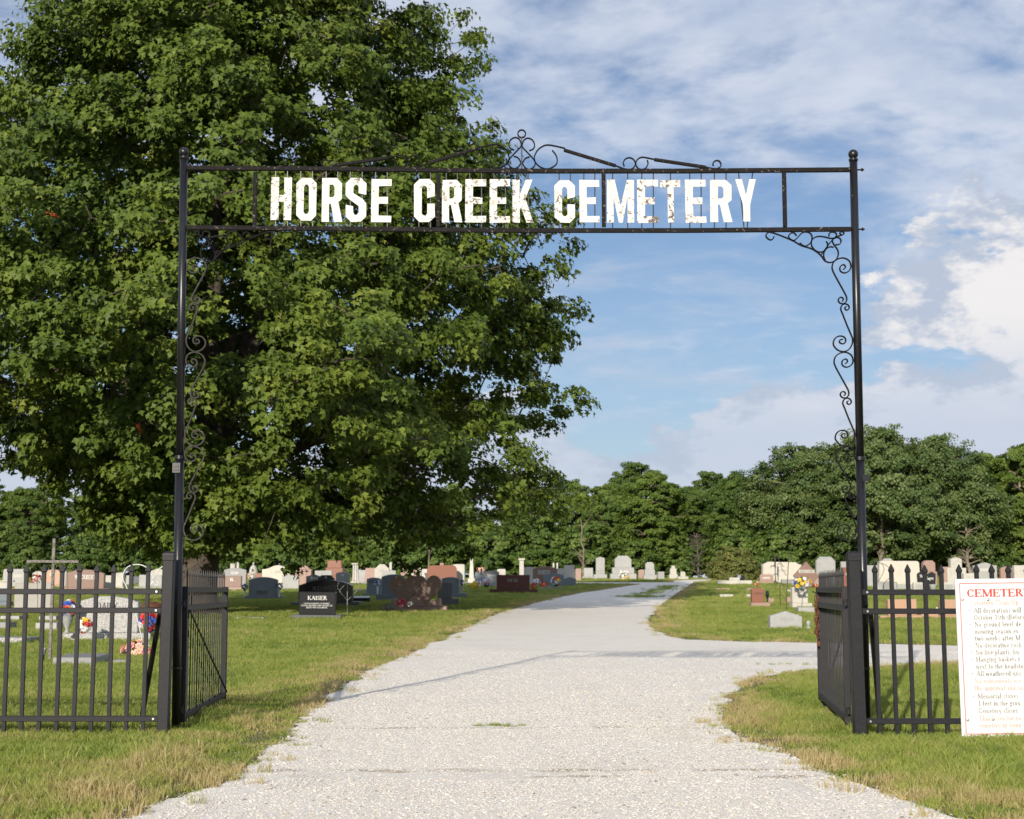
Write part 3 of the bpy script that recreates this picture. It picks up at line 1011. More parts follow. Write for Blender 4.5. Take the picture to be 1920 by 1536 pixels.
LINK = torus_link()
c0 = at(1529, 1118, 13.26)
chain = tag(empty('chain', c0), 'rusty iron chain hanging on the free end of the open gate leaf', 'chain')
for i in range(12):
    for s in (0, 1):
        obj('chain_link', LINK, chain, (s * 0.022 + 0.006 * math.sin(i * 1.7 + s), -0.02 - 0.012 * s, -0.02 - i * 0.027), (0.15 * math.sin(i * 2.1), 0.25 * math.sin(i * 1.3 + s), (i % 2) * 1.5 + 0.3))
MB().tube([(-0.03, 0, 0.04), (0.0, 0, 0.03), (0.012, -0.005, 0.0), (0.012, -0.01, -0.05)], 0.006, 8).build('hook', MT['wire'], chain)
lk = tag(empty('padlock', c0 + Vector((0.018, -0.04, -0.40))), 'rusty padlock at the lower end of the hanging chain', 'padlock')
MB().box((0, 0, 0), (0.045, 0.022, 0.042)).build('lock_body', MT['rust'], lk, bevel=0.006)
MB().tube([(-0.014, 0, 0.018), (-0.015, 0, 0.045), (0, 0, 0.06), (0.015, 0, 0.045), (0.014, 0, 0.018)], 0.0045, 8).build('shackle', MT['rust'], lk)
# ================================================================== lettering: a small drawn serif alphabet
# strokes: v x y0 y1 (thick stem with serifs) | t x y0 y1 (thin stem) | n x y0 y1 (thick stem, no serif) | h x0 x1 y (thin bar) | D/d x0 y0 x1 y1 (thick/thin diagonal) | a cx cy rx ry a0 a1 (bowl) | o x y (dot)
X_ = 0.64
GLY = {
 'A': (.78, 'd .06 0 .39 1|D .39 1 .72 0|h .19 .59 .34|h -.02 .16 .025|h .58 .82 .025'), 'B': (.68, 'v .14 0 1|a .32 .75 .24 .25 -90 90|a .32 .26 .28 .26 -90 90|h .14 .34 .975|h .14 .34 .5|h .14 .34 .025'),
 'C': (.74, 'a .40 .5 .34 .5 40 320|t .66 .70 .98|t .66 .04 .2'), 'D': (.80, 'v .14 0 1|a .34 .5 .38 .5 -90 90|h .14 .36 .975|h .14 .36 .025'),
 'E': (.66, 'v .14 0 1|h .14 .58 .975|h .14 .46 .5|h .14 .62 .025|t .58 .78 1|t .46 .4 .6|t .62 0 .24'), 'F': (.60, 'v .14 0 1|h .14 .56 .975|h .14 .44 .5|t .56 .78 1|t .44 .4 .6'),
 'G': (.80, 'a .40 .5 .34 .5 40 320|t .66 .70 .98|n .66 .02 .44|h .54 .76 .44'), 'H': (.84, 'v .15 0 1|v .69 0 1|h .15 .69 .5'), 'I': (.34, 'v .17 0 1'),
 'K': (.78, 'v .15 0 1|d .18 .42 .62 .97|D .30 .56 .70 .02|h .5 .74 .975|h .56 .82 .025'), 'L': (.62, 'v .15 0 1|h .15 .58 .025|t .58 0 .26'), 'M': (.98, 't .12 0 1|D .13 1 .48 .04|d .48 .04 .84 1|v .85 0 1|h .0 .22 .025|h .0 .16 .975'),
 'N': (.82, 't .13 0 1|D .13 1 .69 0|t .69 0 1|h .02 .24 .025|h .58 .8 .975|h .0 .16 .975'), 'O': (.82, 'a .41 .5 .36 .5 0 360'), 'P': (.64, 'v .14 0 1|a .30 .73 .28 .27 -90 90|h .14 .32 .975|h .14 .32 .47'),
 'R': (.74, 'v .14 0 1|a .30 .74 .27 .26 -90 90|h .14 .32 .975|h .14 .32 .49|D .36 .48 .66 .02|h .58 .76 .025'), 'S': (.58, 'a .29 .74 .22 .25 40 270|a .29 .26 .24 .26 -140 90|t .49 .72 .97|t .07 .04 .28'),
 'T': (.70, 'v .35 0 1|h .03 .67 .975|t .04 .76 1|t .66 .76 1'), 'U': (.80, 'n .15 .3 1|t .65 .3 1|a .40 .3 .25 .29 180 360|h .04 .26 .975|h .54 .76 .975'), 'V': (.78, 'D .06 1 .39 0|d .39 0 .72 1|h -.02 .18 .975|h .6 .8 .975'),
 'W': (1.1, 'D .06 1 .32 0|d .32 0 .55 .9|D .55 .9 .80 0|d .80 0 1.04 1|h -.02 .18 .975|h .94 1.12 .975'), 'Y': (.76, 'D .06 1 .38 .46|d .38 .46 .70 1|v .38 0 .46|h -.02 .18 .975|h .58 .78 .975'), 'X': (.76, 'D .08 1 .68 0|d .08 0 .68 1'),
 'Z': (.66, 'h .06 .6 .975|h .06 .6 .025|D .58 .95 .08 .05|t .06 .76 1|t .6 0 .24'),
 'a': (.50, 'a .23 .17 .18 .18 0 360|n .38 0 .45|a .24 .44 .15 .19 0 150|h .38 .5 .02'), 'b': (.54, 'n .12 0 1|a .29 .31 .2 .31 -120 120|h .02 .12 .98'), 'c': (.46, 'a .26 .31 .21 .32 45 315'),
 'd': (.56, 'a .25 .31 .2 .31 60 300|n .42 0 1|h .32 .42 .98|h .42 .54 .02'), 'e': (.48, 'a .25 .31 .21 .32 0 310|h .06 .44 .34'), 'f': (.36, 'n .15 0 .8|a .27 .8 .12 .18 40 180|h .03 .32 .62|h .05 .27 .02'),
 'g': (.50, 'a .22 .42 .17 .21 0 360|a .24 -.1 .2 .16 0 360|h .34 .48 .60|t .10 .04 .22'), 'h': (.58, 'n .12 0 1|n .43 0 .4|a .28 .4 .16 .22 0 140|h .02 .12 .98|h .03 .21 .02|h .34 .52 .02'), 'i': (.28, 'v .14 0 .63|o .14 .84'),
 'k': (.56, 'n .12 0 1|d .14 .24 .42 .6|D .22 .36 .48 .02|h .02 .12 .98|h .03 .21 .02|h .32 .5 .6'), 'l': (.28, 'v .14 0 1'), 'm': (.86, 'n .12 0 .63|n .42 0 .4|n .72 0 .4|a .27 .4 .15 .22 0 140|a .57 .4 .15 .22 0 140|h .03 .21 .02|h .33 .51 .02|h .63 .81 .02'),
 'n': (.58, 'n .12 0 .63|n .43 0 .4|a .28 .4 .16 .22 0 140|h .03 .21 .02|h .34 .52 .02|h .03 .12 .61'), 'o': (.52, 'a .26 .31 .22 .32 0 360'), 'p': (.54, 'n .12 -.28 .63|a .29 .31 .2 .31 -120 120|h .03 .21 -.27|h .03 .12 .61'),
 'r': (.40, 'n .12 0 .63|a .27 .42 .14 .19 40 150|h .03 .21 .02|h .03 .12 .61'), 's': (.42, 'a .21 .46 .14 .16 30 270|a .21 .16 .16 .16 -150 90'), 't': (.34, 'n .15 .08 .84|h .03 .3 .62|a .24 .12 .1 .12 180 300'),
 'u': (.58, 'n .12 .2 .63|n .43 0 .63|a .27 .2 .15 .2 190 340|h .03 .12 .61|h .34 .43 .61|h .43 .55 .02'), 'v': (.52, 'D .05 .62 .26 0|d .26 0 .47 .62|h -.01 .14 .61|h .38 .53 .61'),
 'w': (.78, 'D .05 .62 .23 0|d .23 0 .39 .58|D .39 .58 .56 0|d .56 0 .73 .62|h -.01 .14 .61|h .64 .79 .61'), 'x': (.52, 'D .06 .62 .46 0|d .06 0 .46 .62|h .0 .16 .61|h .36 .52 .02'), 'y': (.52, 'D .05 .62 .27 0|d .47 .62 .16 -.28|h -.01 .14 .61|h .38 .53 .61'),
 '1': (.44, 'v .24 0 1|d .08 .82 .22 .97'), '3': (.50, 'a .23 .75 .18 .24 -90 150|a .23 .26 .22 .26 -150 90'), '5': (.50, 'a .22 .30 .22 .31 -140 120|t .12 .52 1|h .1 .42 .96'), '(': (.34, 'a .34 .36 .22 .64 120 240'),
 '-': (.36, 'h .05 .31 .3|h .05 .31 .34'), ',': (.24, 'o .11 .05|d .13 .06 .06 -.12'), '*': (.3, 'o .14 .36'), ' ': (.30, ''),
}


def text_geo(s, thick=0.13, thin=0.055):
    """faces of a line of text, cap height 1; each stroke a hair deeper than the last so none share a plane"""
    V, F, x0, lay = [], [], 0.0, 0

    def quad(ps):
        nonlocal lay
        b = len(V)
        for p_ in ps:
            V.append((p_[0], p_[1], lay))
        F.append(tuple(range(b, b + len(ps))))
        lay = (lay + 1) % 7

    for ch in s:
        w, st = GLY.get(ch, GLY[' '])
        for c in st.split('|'):
            if not c:
                continue
            q = c.split()
            k_, f = q[0], [float(z) for z in q[1:]]
            if k_ in 'vtn':
                r = (thick if k_ in 'vn' else thin) / 2
                quad([(x0 + f[0] - r, f[1]), (x0 + f[0] + r, f[1]), (x0 + f[0] + r, f[2]), (x0 + f[0] - r, f[2])])
                if k_ == 'v':
                    for yy_ in (f[1], f[2] - thin):
                        quad([(x0 + f[0] - .14, yy_), (x0 + f[0] + .14, yy_), (x0 + f[0] + .14, yy_ + thin), (x0 + f[0] - .14, yy_ + thin)])
            elif k_ == 'h':
                quad([(x0 + f[0], f[2] - thin / 2), (x0 + f[1], f[2] - thin / 2), (x0 + f[1], f[2] + thin / 2), (x0 + f[0], f[2] + thin / 2)])
            elif k_ in 'Dd':
                r = (thick if k_ == 'D' else thin) * 0.55
                quad([(x0 + f[0] - r, f[1]), (x0 + f[0] + r, f[1]), (x0 + f[2] + r, f[3]), (x0 + f[2] - r, f[3])])
            elif k_ == 'o':
                r = thick * 0.55
                quad([(x0 + f[0] + r * math.cos(i * math.pi / 3), f[1] + r * math.sin(i * math.pi / 3)) for i in range(6)])
            elif k_ == 'a':
                n = max(6, int(abs(f[5] - f[4]) / 24))
                for i in range(n):
                    ps = []
                    for e, sg in ((i, 1), (i + 1, 1), (i + 1, -1), (i, -1)):
                        a_ = math.radians(f[4] + (f[5] - f[4]) * e / n)
                        hw = (thin + (thick - thin) * abs(math.cos(a_)) ** 1.5) / 2
                        rx, ry = f[2] - thick / 2 + sg * hw, f[3] - thin / 2 + sg * hw
                        ps.append((x0 + f[0] + rx * math.cos(a_), f[1] + ry * math.sin(a_)))
                    b = len(V)
                    V.extend([(p_[0], p_[1], lay) for p_ in ps])
                    F.append((b, b + 1, b + 2, b + 3))
                lay = (lay + 1) % 7
        x0 += w + 0.055
    return V, F, x0 - 0.055


def text_part(name, s, parent, x0, z0, height, width, y, mat, thick=0.13, thin=0.055, centre=False, push=0.0002):
    V, F, wd = text_geo(s, thick, thin)
    sx = width / wd if width else height
    if centre:
        x0 -= wd * sx / 2
    mb = MB()
    mb.add([(x0 + v[0] * sx, y - v[2] * push, z0 + v[1] * height) for v in V], F)
    me = bpy.data.meshes.new(name)
    me.from_pydata(mb.v, [], mb.f)
    me.materials.append(mat)
    return obj(name, me, parent)


# ================================================================== notice board on the right-hand fence
YS = 10.585
bl_, tl_ = at(1807, 1385, YS), at(1793.5, 1086, YS)
sign = tag(empty('notice_board', (tl_.x, YS, bl_.z), 0), 'white rectangular notice board with red heading and border on picket fence', 'sign')
SH = tl_.z - bl_.z
SW = 0.86
MT['board'] = paint('white_sign_board', (0.66, 0.66, 0.65), (0.63, 0.63, 0.625), 6, 0.45)
MT['ink_red'] = paint('faded_red_print', (0.52, 0.035, 0.03), (0.56, 0.07, 0.06), 20, 0.6)
MT['ink_pink'] = paint('bleached_red_print', (0.62, 0.30, 0.27), (0.68, 0.44, 0.41), 14, 0.6)
MT['ink_faded'] = paint('faded_black_print', (0.13, 0.13, 0.135), (0.28, 0.28, 0.285), 14, 0.6)
shear = 0.0
MB().box((SW / 2, 0, SH / 2), (SW, 0.010, SH)).build('board', MT['board'], sign, bevel=0.002)
yb = -0.0065
bd = MB()
px2m = (tl_.x - at(1793.5 - 100, 1086, YS).x) / 100
e_, tk = 8.2 * px2m, 0.0042
bd.box((SW / 2, yb, SH - e_), (SW - 2 * e_, 0.0015, tk)).box((SW / 2, yb, e_), (SW - 2 * e_, 0.0015, tk))
bd.box((e_, yb, SH / 2), (tk, 0.0015, SH - 2 * e_ - tk)).box((SW - e_, yb, SH / 2), (tk, 0.0015, SH - 2 * e_ - tk))
bd.build('border', MT['ink_red'], sign)
EDGE = lambda y: 1793.5 + (y - 1086) * 13.5 / 299.0
TXT = [('CEMETERY', 1815.4, 1119.8, 14.4, 'ink_red', None), ('Cemetery Clean-Up', 1822.5, 1134.8, 9.2, 'ink_pink', None), ('All decorations will', 1829, 1149.8, 9.2, 'ink_faded', 1145), ('October 15th (Before', 1829, 1162.8, 9.2, 'ink_faded', None),
       ('No ground level de', 1830.6, 1175.8, 9.2, 'ink_faded', 1171), ('mowing season ex', 1830.8, 1188.8, 9.2, 'ink_faded', None), ('two weeks after M', 1831.2, 1201.9, 9.2, 'ink_faded', None), ('No decorative rock', 1832, 1215, 9.2, 'ink_faded', 1210.5),
       ('No live plants, bu', 1832.4, 1228, 9.2, 'ink_faded', 1223.8), ('Hanging baskets r', 1833.4, 1241.2, 9.2, 'ink_faded', 1237), ('next to the headsto', 1833.6, 1254.5, 9.2, 'ink_faded', None), ('All weathered uns', 1834.2, 1268, 9.2, 'ink_faded', 1263.5),
       ('No monuments ere', 1830.6, 1281.7, 9.2, 'ink_pink', None), ('the approval and su', 1831, 1295, 9.2, 'ink_pink', None), ('Memorial stones', 1836.6, 1310.4, 9.2, 'ink_faded', 1306.3), ('3 feet in the grou', 1837, 1323.8, 9.2, 'ink_faded', None),
       ('Cemetery closes', 1837.4, 1337.6, 9.2, 'ink_faded', 1333.4), ('Thank you for yo', 1838.4, 1351.6, 9.2, 'ink_pink', None), ('cemetery in hono', 1838.6, 1365, 9.2, 'ink_pink', None)]
for s, x_, yb_, hh, ink, bul in TXT:
    px_off = (x_ - EDGE(yb_)) * px2m
    z_ = at(x_, yb_, YS).z - bl_.z
    big = ink == 'ink_red'
    text_part('print_line', s, sign, px_off, z_, hh * px2m, (122 * px2m if big else 0), -0.0062, MT[ink], 0.19 if big else 0.15, 0.075)
    if bul:
        o_ = MB().box(((x_ - 8.3 - EDGE(yb_)) * px2m, -0.0060, at(x_, bul, YS).z - bl_.z), (0.006, 0.0012, 0.006)).build('bullet', MT['ink_red'] if bul in (1145, 1171, 1223.8, 1263.5) else MT['ink_faded'], sign)
for bx_, by_ in ((1807.5, 1124), (1855.6, 1125), (1817.5, 1350), (1865, 1349.5)):
    q = ((bx_ - EDGE(by_)) * px2m, at(bx_, by_, YS).z - bl_.z)
    MB().lathe([(0.0095, 0), (0.0095, 0.003), (0.006, 0.006), (0.001, 0.007)], 12).build('bolt', MT['steel'], sign, loc=(q[0], -0.005, q[1]), rot=(math.pi / 2, 0, 0))
sign.rotation_euler = (0, -0.012, 0)

# ================================================================== gravestones
def profile(shape, w, h):
    """front outline of the tablet in XZ, bottom at 0"""
    r = w / 2
    if shape == 'flat': return [(-r, 0), (r, 0), (r, h), (-r, h)]
    if shape in ('arch', 'serp', 'oval', 'round'):
        rise = {'arch': 0.10, 'serp': 0.12, 'oval': 0.22, 'round': 0.5}[shape] * w
        rise = min(rise, h * 0.7)
        pts = [(-r, 0), (r, 0)]
        n = 14
        for i in range(n + 1):
            t = 1 - 2 * i / n
            if shape == 'serp':
                z = h - rise + rise * (0.5 + 0.5 * math.cos(math.pi * min(1, abs(t) * 1.15)))
            else:
                z = h - rise + rise * math.sqrt(max(0, 1 - t * t)) if shape == 'round' else h - rise * t * t
            pts.append((r * t, z))
        return pts
    if shape == 'soft':
        c = min(0.16 * w, 0.3 * h)
        pts = [(-r, 0), (r, 0)]
        for i in range(7):
            a_ = i * math.pi / 12
            pts.append((r - c + c * math.cos(a_), h - c + c * math.sin(a_)))
        for i in range(7):
            a_ = math.pi / 2 + i * math.pi / 12
            pts.append((-r + c + c * math.cos(a_), h - c + c * math.sin(a_)))
        return pts
    if shape == 'apex': return [(-r, 0), (r, 0), (r, h - 0.16 * w), (0, h), (-r, h - 0.16 * w)]
    if shape == 'gable': return [(-r, 0), (r, 0), (r, h - 0.34 * w), (0.16 * w, h), (-0.16 * w, h), (-r, h - 0.34 * w)]
    if shape == 'chamfer':
        c = min(0.22 * w, 0.4 * h)
        return [(-r, 0), (r, 0), (r, h - c), (r - c, h), (-r + c, h), (-r, h - c)]
    if shape == 'shoulder': return [(-r, 0), (r, 0), (r * 0.985, h * 0.90), (r * 0.86, h * 0.91), (r * 0.72, h), (-r * 0.72, h), (-r * 0.86, h * 0.91), (-r * 0.985, h * 0.90)]
    if shape == 'trapez': return [(-r, 0), (r, 0), (r * 0.95, h * 0.93), (r * 0.86, h), (-r * 0.86, h), (-r * 0.95, h * 0.93)]
    if shape == 'wing': return [(-r * 0.9, 0), (r * 0.9, 0), (r, h * 0.9), (r * 0.6, h), (0, h * 0.86), (-r * 0.6, h), (-r, h * 0.9)]
    if shape == 'diamond': return [(-r * 0.12, 0), (r * 0.12, 0), (r, h * 0.47), (0, h), (-r, h * 0.47)]
    if shape == 'heart2' or shape == 'heart1':
        def hrt(cx, s):
            o = []
            for i in range(28):
                t = 2 * math.pi * i / 28
                o.append((cx + s * 16 * math.sin(t) ** 3 / 17, s * (13 * math.cos(t) - 5 * math.cos(2 * t) - 2 * math.cos(3 * t) - math.cos(4 * t)) / 17))
            return o
        return hrt
    raise KeyError(shape)


INK = {'w': 'ink_white', 'd': 'ink_dark', 'g': 'ink_gray'}


def stone(label, xl, xr, yt, yb, shape='flat', mat='lgray', base=None, T=0.2, text=(), name='headstone', cat='gravestone', group=None, yaw=0.0, panel=None, bmat=None, cap=None, frame=None):
    xc = (xl + xr) / 2
    g = gnd(xc, yb)
    d = g.y
    s = at(xc + 1, yb, d).x - at(xc, yb, d).x
    zof = lambda py: at(xc, py, d).z - g.z
    w = (xr - xl) * s
    root = tag(empty(name, (g.x, g.y, g.z), yaw), label, cat, group)
    root.rotation_euler = (rl.gauss(0, 0.008), rl.gauss(0, 0.008), yaw + rl.gauss(0, 0.05))
    m = MT[mat]
    z0 = -0.03
    if base:
        bxl, bxr, byt = base
        bz = zof(byt)
        bw = (bxr - bxl) * s
        MB().box((((bxl + bxr) / 2 - xc) * s, T * 0.5 + 0.02, (bz - 0.05) / 2), (bw, T + 0.14, bz + 0.05)).build('base', MT[bmat or mat], root, bevel=0.012)
        z0 = bz
    h = zof(yt) - z0
    if shape in ('heart2', 'heart1'):
        hrt = profile(shape, w, h)
        sc = h / 29 * 17
        for cx in ((-w * 0.215, w * 0.215) if shape == 'heart2' else (0,)):
            poly = hrt(0, 1)
            sx = (w * 0.30 if shape == 'heart2' else w * 0.5) / (16 / 17)
            zs = [p_[1] for p_ in poly]
            lo_, hi_ = min(zs), max(zs)
            poly = [(cx + p_[0] * sx, z0 + (p_[1] - lo_) / (hi_ - lo_) * h) for p_ in poly]
            yo = 0.0 if cx <= 0 else 0.002
            MB().prism(poly, yo, T + yo).build('tablet', m, root, bevel=0.01)
    else:
        poly = [(x_, z_ + z0) for x_, z_ in profile(shape, w, h)]
        MB().prism(poly, 0.0, T).build('tablet', m, root, bevel=min(0.014, w * 0.03))
    if cap:
        cw, ct, cm_ = cap
        MB().box((0, T / 2, zof(yt) + ct / 2 - 0.004), (w * cw, T * cw, ct)).build('cap', MT[cm_], root, bevel=0.01)
    if panel:
        x0, x1, y0, y1, pm = panel
        MB().box((((x0 + x1) / 2 - xc) * s, 0.0, (zof(y0) + zof(y1)) / 2), ((x1 - x0) * s, 0.006, zof(y0) - zof(y1))).build('name_panel', MT[pm], root)
    for tx in text:
        ss, x0, x1, y0, y1, ink = tx
        text_part('lettering', ss, root, (x0 - xc) * s, zof(y1), zof(y0) - zof(y1), (x1 - x0) * s, -0.0052, MT[INK[ink]], 0.145, 0.07, push=0.0004)
    return root, d, s


def obelisk(label, xc, w0, w1, yt, yb, mat='white', name='obelisk', cat='monument', base_h=0.18, top='point'):
    g = gnd(xc, yb)
    d = g.y
    s = at(xc + 1, yb, d).x - at(xc, yb, d).x
    hz = at(xc, yt, d).z - g.z
    root = tag(empty(name, g), label, cat)
    a_, b_ = w0 * s / 2, w1 * s / 2
    MB().box((0, a_, hz * base_h / 2 - 0.02), (a_ * 3.0, a_ * 3.0, hz * base_h + 0.04)).build('base', MT[mat], root, bevel=0.01)
    z0, z1 = hz * base_h, hz
    if top == 'capital':
        vs = [(a_, z0, 0), (b_, z1 * 0.90, 0), (b_ * 1.5, z1 * 0.93, 0), (b_ * 1.5, z1, 0)]
    elif top == 'round':
        vs = [(a_, z0, 0), (b_, z1 * 0.9, 0), (b_ * 0.85, z1 * 0.96, 0), (b_ * 0.3, z1, 0)]
    else:
        vs = [(a_, z0, 0), (b_, z1 * 0.95, 0), (b_ * 0.12, z1, 0)]
    V, F = [], []
    for r, z, _ in vs:
        V += [(-r, -r + a_, z), (r, -r + a_, z), (r, r + a_, z), (-r, r + a_, z)]
    for i in range(len(vs) - 1):
        F += [(i * 4 + q, i * 4 + (q + 1) % 4, i * 4 + 4 + (q + 1) % 4, i * 4 + 4 + q) for q in range(4)]
    m_ = len(V) - 4
    F += [(3, 2, 1, 0), (m_, m_ + 1, m_ + 2, m_ + 3)]
    MB().add(V, F).build('shaft', MT[mat], root, bevel=0.006)
    return root


def tiers(label, xc, yb, blocks, mat, T=0.5, text=(), name='monument', cat='monument', topshape='chamfer'):
    """stacked monument: blocks = [(halfwidth px, y bottom, y top)] from the ground up"""
    g = gnd(xc, yb)
    d = g.y
    s = at(xc + 1, yb, d).x - at(xc, yb, d).x
    zof = lambda py: at(xc, py, d).z - g.z
    root = tag(empty(name, g), label, cat)
    for i, (hw, y0, y1) in enumerate(blocks):
        z0, z1 = (zof(y0) if i else -0.05), zof(y1)
        t = T * (1 - 0.16 * i)
        if i == len(blocks) - 1:
            poly = [(x_, z_ + z0) for x_, z_ in profile(topshape, 2 * hw * s, z1 - z0)]
            MB().prism(poly, (T - t) / 2, (T + t) / 2).build('shaft', MT[mat], root, bevel=0.012)
            front = (T - t) / 2
        else:
            MB().box((0, T / 2, (z0 + z1) / 2), (2 * hw * s, t, z1 - z0)).build('plinth', MT[mat], root, bevel=0.015)
    for ss, x0, x1, y0, y1, ink in text:
        text_part('lettering', ss, root, (x0 - xc) * s, zof(y1), zof(y0) - zof(y1), (x1 - x0) * s, T * 0.08 - 0.006, MT[INK[ink]], 0.19, 0.09)
    return root


def lowblock(label, xl, xr, yt, yb, mat, D=0.3, slant=0.0, name='grave_marker', text=(), yaw=0.0):
    """low marker: front face from yb up to yt"""
    xc = (xl + xr) / 2
    g = gnd(xc, yb)
    d = g.y
    s = at(xc + 1, yb, d).x - at(xc, yb, d).x
    h = max(0.03, at(xc, yt, d).z - g.z)
    w = (xr - xl) * s
    root = tag(empty(name, g, yaw), label, 'gravestone')
    r = w / 2
    V = [(-r, 0, -.04), (r, 0, -.04), (r, D, -.04), (-r, D, -.04), (-r, 0, h), (r, 0, h), (r, D, h + slant), (-r, D, h + slant)]
    MB().add(V, [(3, 2, 1, 0), (4, 5, 6, 7), (0, 1, 5, 4), (1, 2, 6, 5), (2, 3, 7, 6), (3, 0, 4, 7)]).build('block', MT[mat], root, bevel=0.008)
    return root, d, s


# ---- in front and behind the fence on the side of the big tree
stone('grey upright headstone with a pale panel, first in the far row', 4, 47, 1067, 1101, 'trapez', 'lgray', None, 0.22, panel=(23, 40, 1077, 1083, 'panel'))
stone('small white round-topped headstone behind a bunch of red flowers', 60, 80, 1071, 1099, 'oval', 'white', None, 0.15)
stone('orange-brown headstone beside the upright of the wooden cross', 84, 112, 1068, 1100, 'arch', 'peach', (80, 116, 1097), 0.2, panel=(92, 100, 1074, 1080, 'panel'))
stone('narrow pale grey stone against the wide brown headstone', 115, 124, 1070, 1101, 'flat', 'lgray', None, 0.15)
stone('wide brown arched headstone with a pale family name', 122, 194, 1068, 1109, 'arch', 'brown', (113, 204, 1103), 0.26, text=[('WECKBERT', 139, 178, 1078, 1086, 'w')], bmat='pink')
stone('large plain tan-grey headstone with flowers set along its top', 26, 95, 1093, 1147, 'flat', 'tan', (17, 101, 1141), 0.28)
stone('dark blue-grey headstone cut by the picture edge beside the tan-grey stone', -22, 14, 1103, 1138, 'flat', 'blue', (-30, 18, 1128), 0.2)
stone('pale headstone with a broad cap above the dark blue-grey stone', -6, 20, 1091, 1109, 'flat', 'white', None, 0.2, cap=(1.35, 0.06, 'white'))
lowblock('speckled low grave edging stone beyond the tan-grey headstone', 0, 36, 1155, 1164, 'speckle', 0.3)
lowblock('small dark brown marker block between speckled edgings', 37, 48, 1154, 1163, 'brown', 0.2)
lowblock('speckled low edging stone beside the wooden cross', 73, 105, 1155, 1165, 'speckle', 0.3)
lowblock('low grey block marker at the picture edge', -14, 15, 1167, 1181, 'gray', 0.5)
lowblock('low pale grey block marker behind the foot of the cross', 66, 106, 1168, 1183, 'lgray', 0.4)
lowblock('long speckled ledger block with a grey top', -40, 48, 1196, 1206, 'speckle', 0.7)
lowblock('long low grey sloping grave cover at the foot of the wooden cross', 98, 176, 1233, 1249, 'gray', 0.75, 0.02)
lowblock('small grey marker behind the pink and yellow flowers', 206, 236, 1238, 1246, 'gray', 0.3)
stone('pale speckled granite headstone with an arched top and dark name', 143, 257, 1118, 1201, 'arch', 'speckle', (119, 270, 1187), 0.24, text=[('DAILY', 180, 218, 1130, 1142, 'd')])
stone('white flat-topped headstone just right of the brown one', 197, 208, 1079, 1107, 'flat', 'white', None, 0.2)
stone('white square headstone with a dark side two along from the brown one', 214, 230, 1074, 1103, 'flat', 'white', (210, 232, 1100), 0.4)
stone('little grey headstone under the white hanger loop', 236, 243, 1079, 1097, 'flat', 'lgray', None, 0.2)
stone('dark grey low headstone under the white hanger loop', 246, 261, 1081, 1095, 'flat', 'dgray', None, 0.2)
stone('pale grey headstone on a wide base beside the fence post', 260, 303, 1078, 1104, 'flat', 'lgray', (252, 310, 1100), 0.25)
stone('white headstone with a low gabled top beside the fence post', 280, 312, 1066, 1101, 'apex', 'white', None, 0.25)
stone('pink small headstone behind the open gate pickets', 395, 414, 1078, 1103, 'flat', 'pink', None, 0.2)
stone('pale headstone glimpsed through the open gate pickets', 356, 392, 1076, 1102, 'soft', 'lgray', None, 0.2)

# ---- between the gate and the drive
stone('grey arched headstone with a pale rim behind a brown one', 419, 461, 1065, 1101, 'arch', 'gray', None, 0.25, text=[('SHAW', 432, 447, 1071.5, 1077, 'w')])
stone('white slab standing up behind the grey arched headstone', 431, 440, 1057, 1095, 'flat', 'white', None, 0.2)
obelisk('slim white pillar beside a slab behind the grey arched headstone', 445, 4.5, 4, 1054, 1094, 'white', base_h=0.1, top='round')
stone('brown headstone with two pale letters showing beside the gate', 404, 452, 1080, 1107, 'flat', 'brown', (398, 456, 1101), 0.22, text=[('R', 431, 438, 1084, 1090, 'w')], bmat='pink')
# domed white monument
g_ = gnd(474.5, 1097); s_ = at(475.5, 1097, g_.y).x - at(474.5, 1097, g_.y).x
dm = tag(empty('domed_monument', g_), 'small white domed monument with a finial and a dark niche', 'monument')
zz = lambda y: at(474.5, y, g_.y).z - g_.z
prof = [(8.2 * s_, -0.03), (8.2 * s_, zz(1077)), (8.6 * s_, zz(1076)), (8.2 * s_, zz(1073)), (7.4 * s_, zz(1068)), (5.4 * s_, zz(1063)), (2.6 * s_, zz(1060.4)), (1.2 * s_, zz(1059.5)), (1.2 * s_, zz(1057.6)), (2.0 * s_, zz(1056.6)), (1.6 * s_, zz(1055)), (0.2 * s_, zz(1054.4))]
MB().lathe(prof, 16).build('dome', MT['white'], dm, smooth=True)
MB().prism([(-1.6 * s_, zz(1072)), (1.6 * s_, zz(1072)), (1.6 * s_, zz(1068)), (0, zz(1066.4)), (-1.6 * s_, zz(1068))], -8.7 * s_, -7.2 * s_).build('niche', MT['ink_dark'], dm)
stone('low red granite stone beside the small white dome', 478, 491, 1075, 1098, 'flat', 'red', None, 0.2)
stone('very wide white headstone with a raised centre and faint name', 491, 549, 1060, 1102, 'serp', 'cream', None, 0.4, text=[('ZUK', 516, 528, 1070, 1075, 'g')])
stone('pale grey-green headstone in front of the very wide white one', 529, 560, 1078, 1105, 'arch', 'lgray', None, 0.2)
tiers('pink roof-topped monument on a white block', 568, 1098, [(15, 1098, 1068), (15, 1068, 1060)], 'pink', 0.5, topshape='gable')
tiers('red and pink granite monument with a round emblem', 626, 1098, [(16, 1098, 1080), (16, 1080, 1065), (13.2, 1065, 1051)], 'red', 0.6, topshape='flat')
stone('pale flat slab headstone before the red and pink monument', 590, 622, 1070, 1100, 'flat', 'lgray', None, 0.2)
stone('dark grey headstone with white letters peeping over a black stone', 573, 602, 1077, 1113, 'serp', 'dgray', None, 0.2, text=[('PEACE', 582, 596, 1082, 1086.5, 'w')])
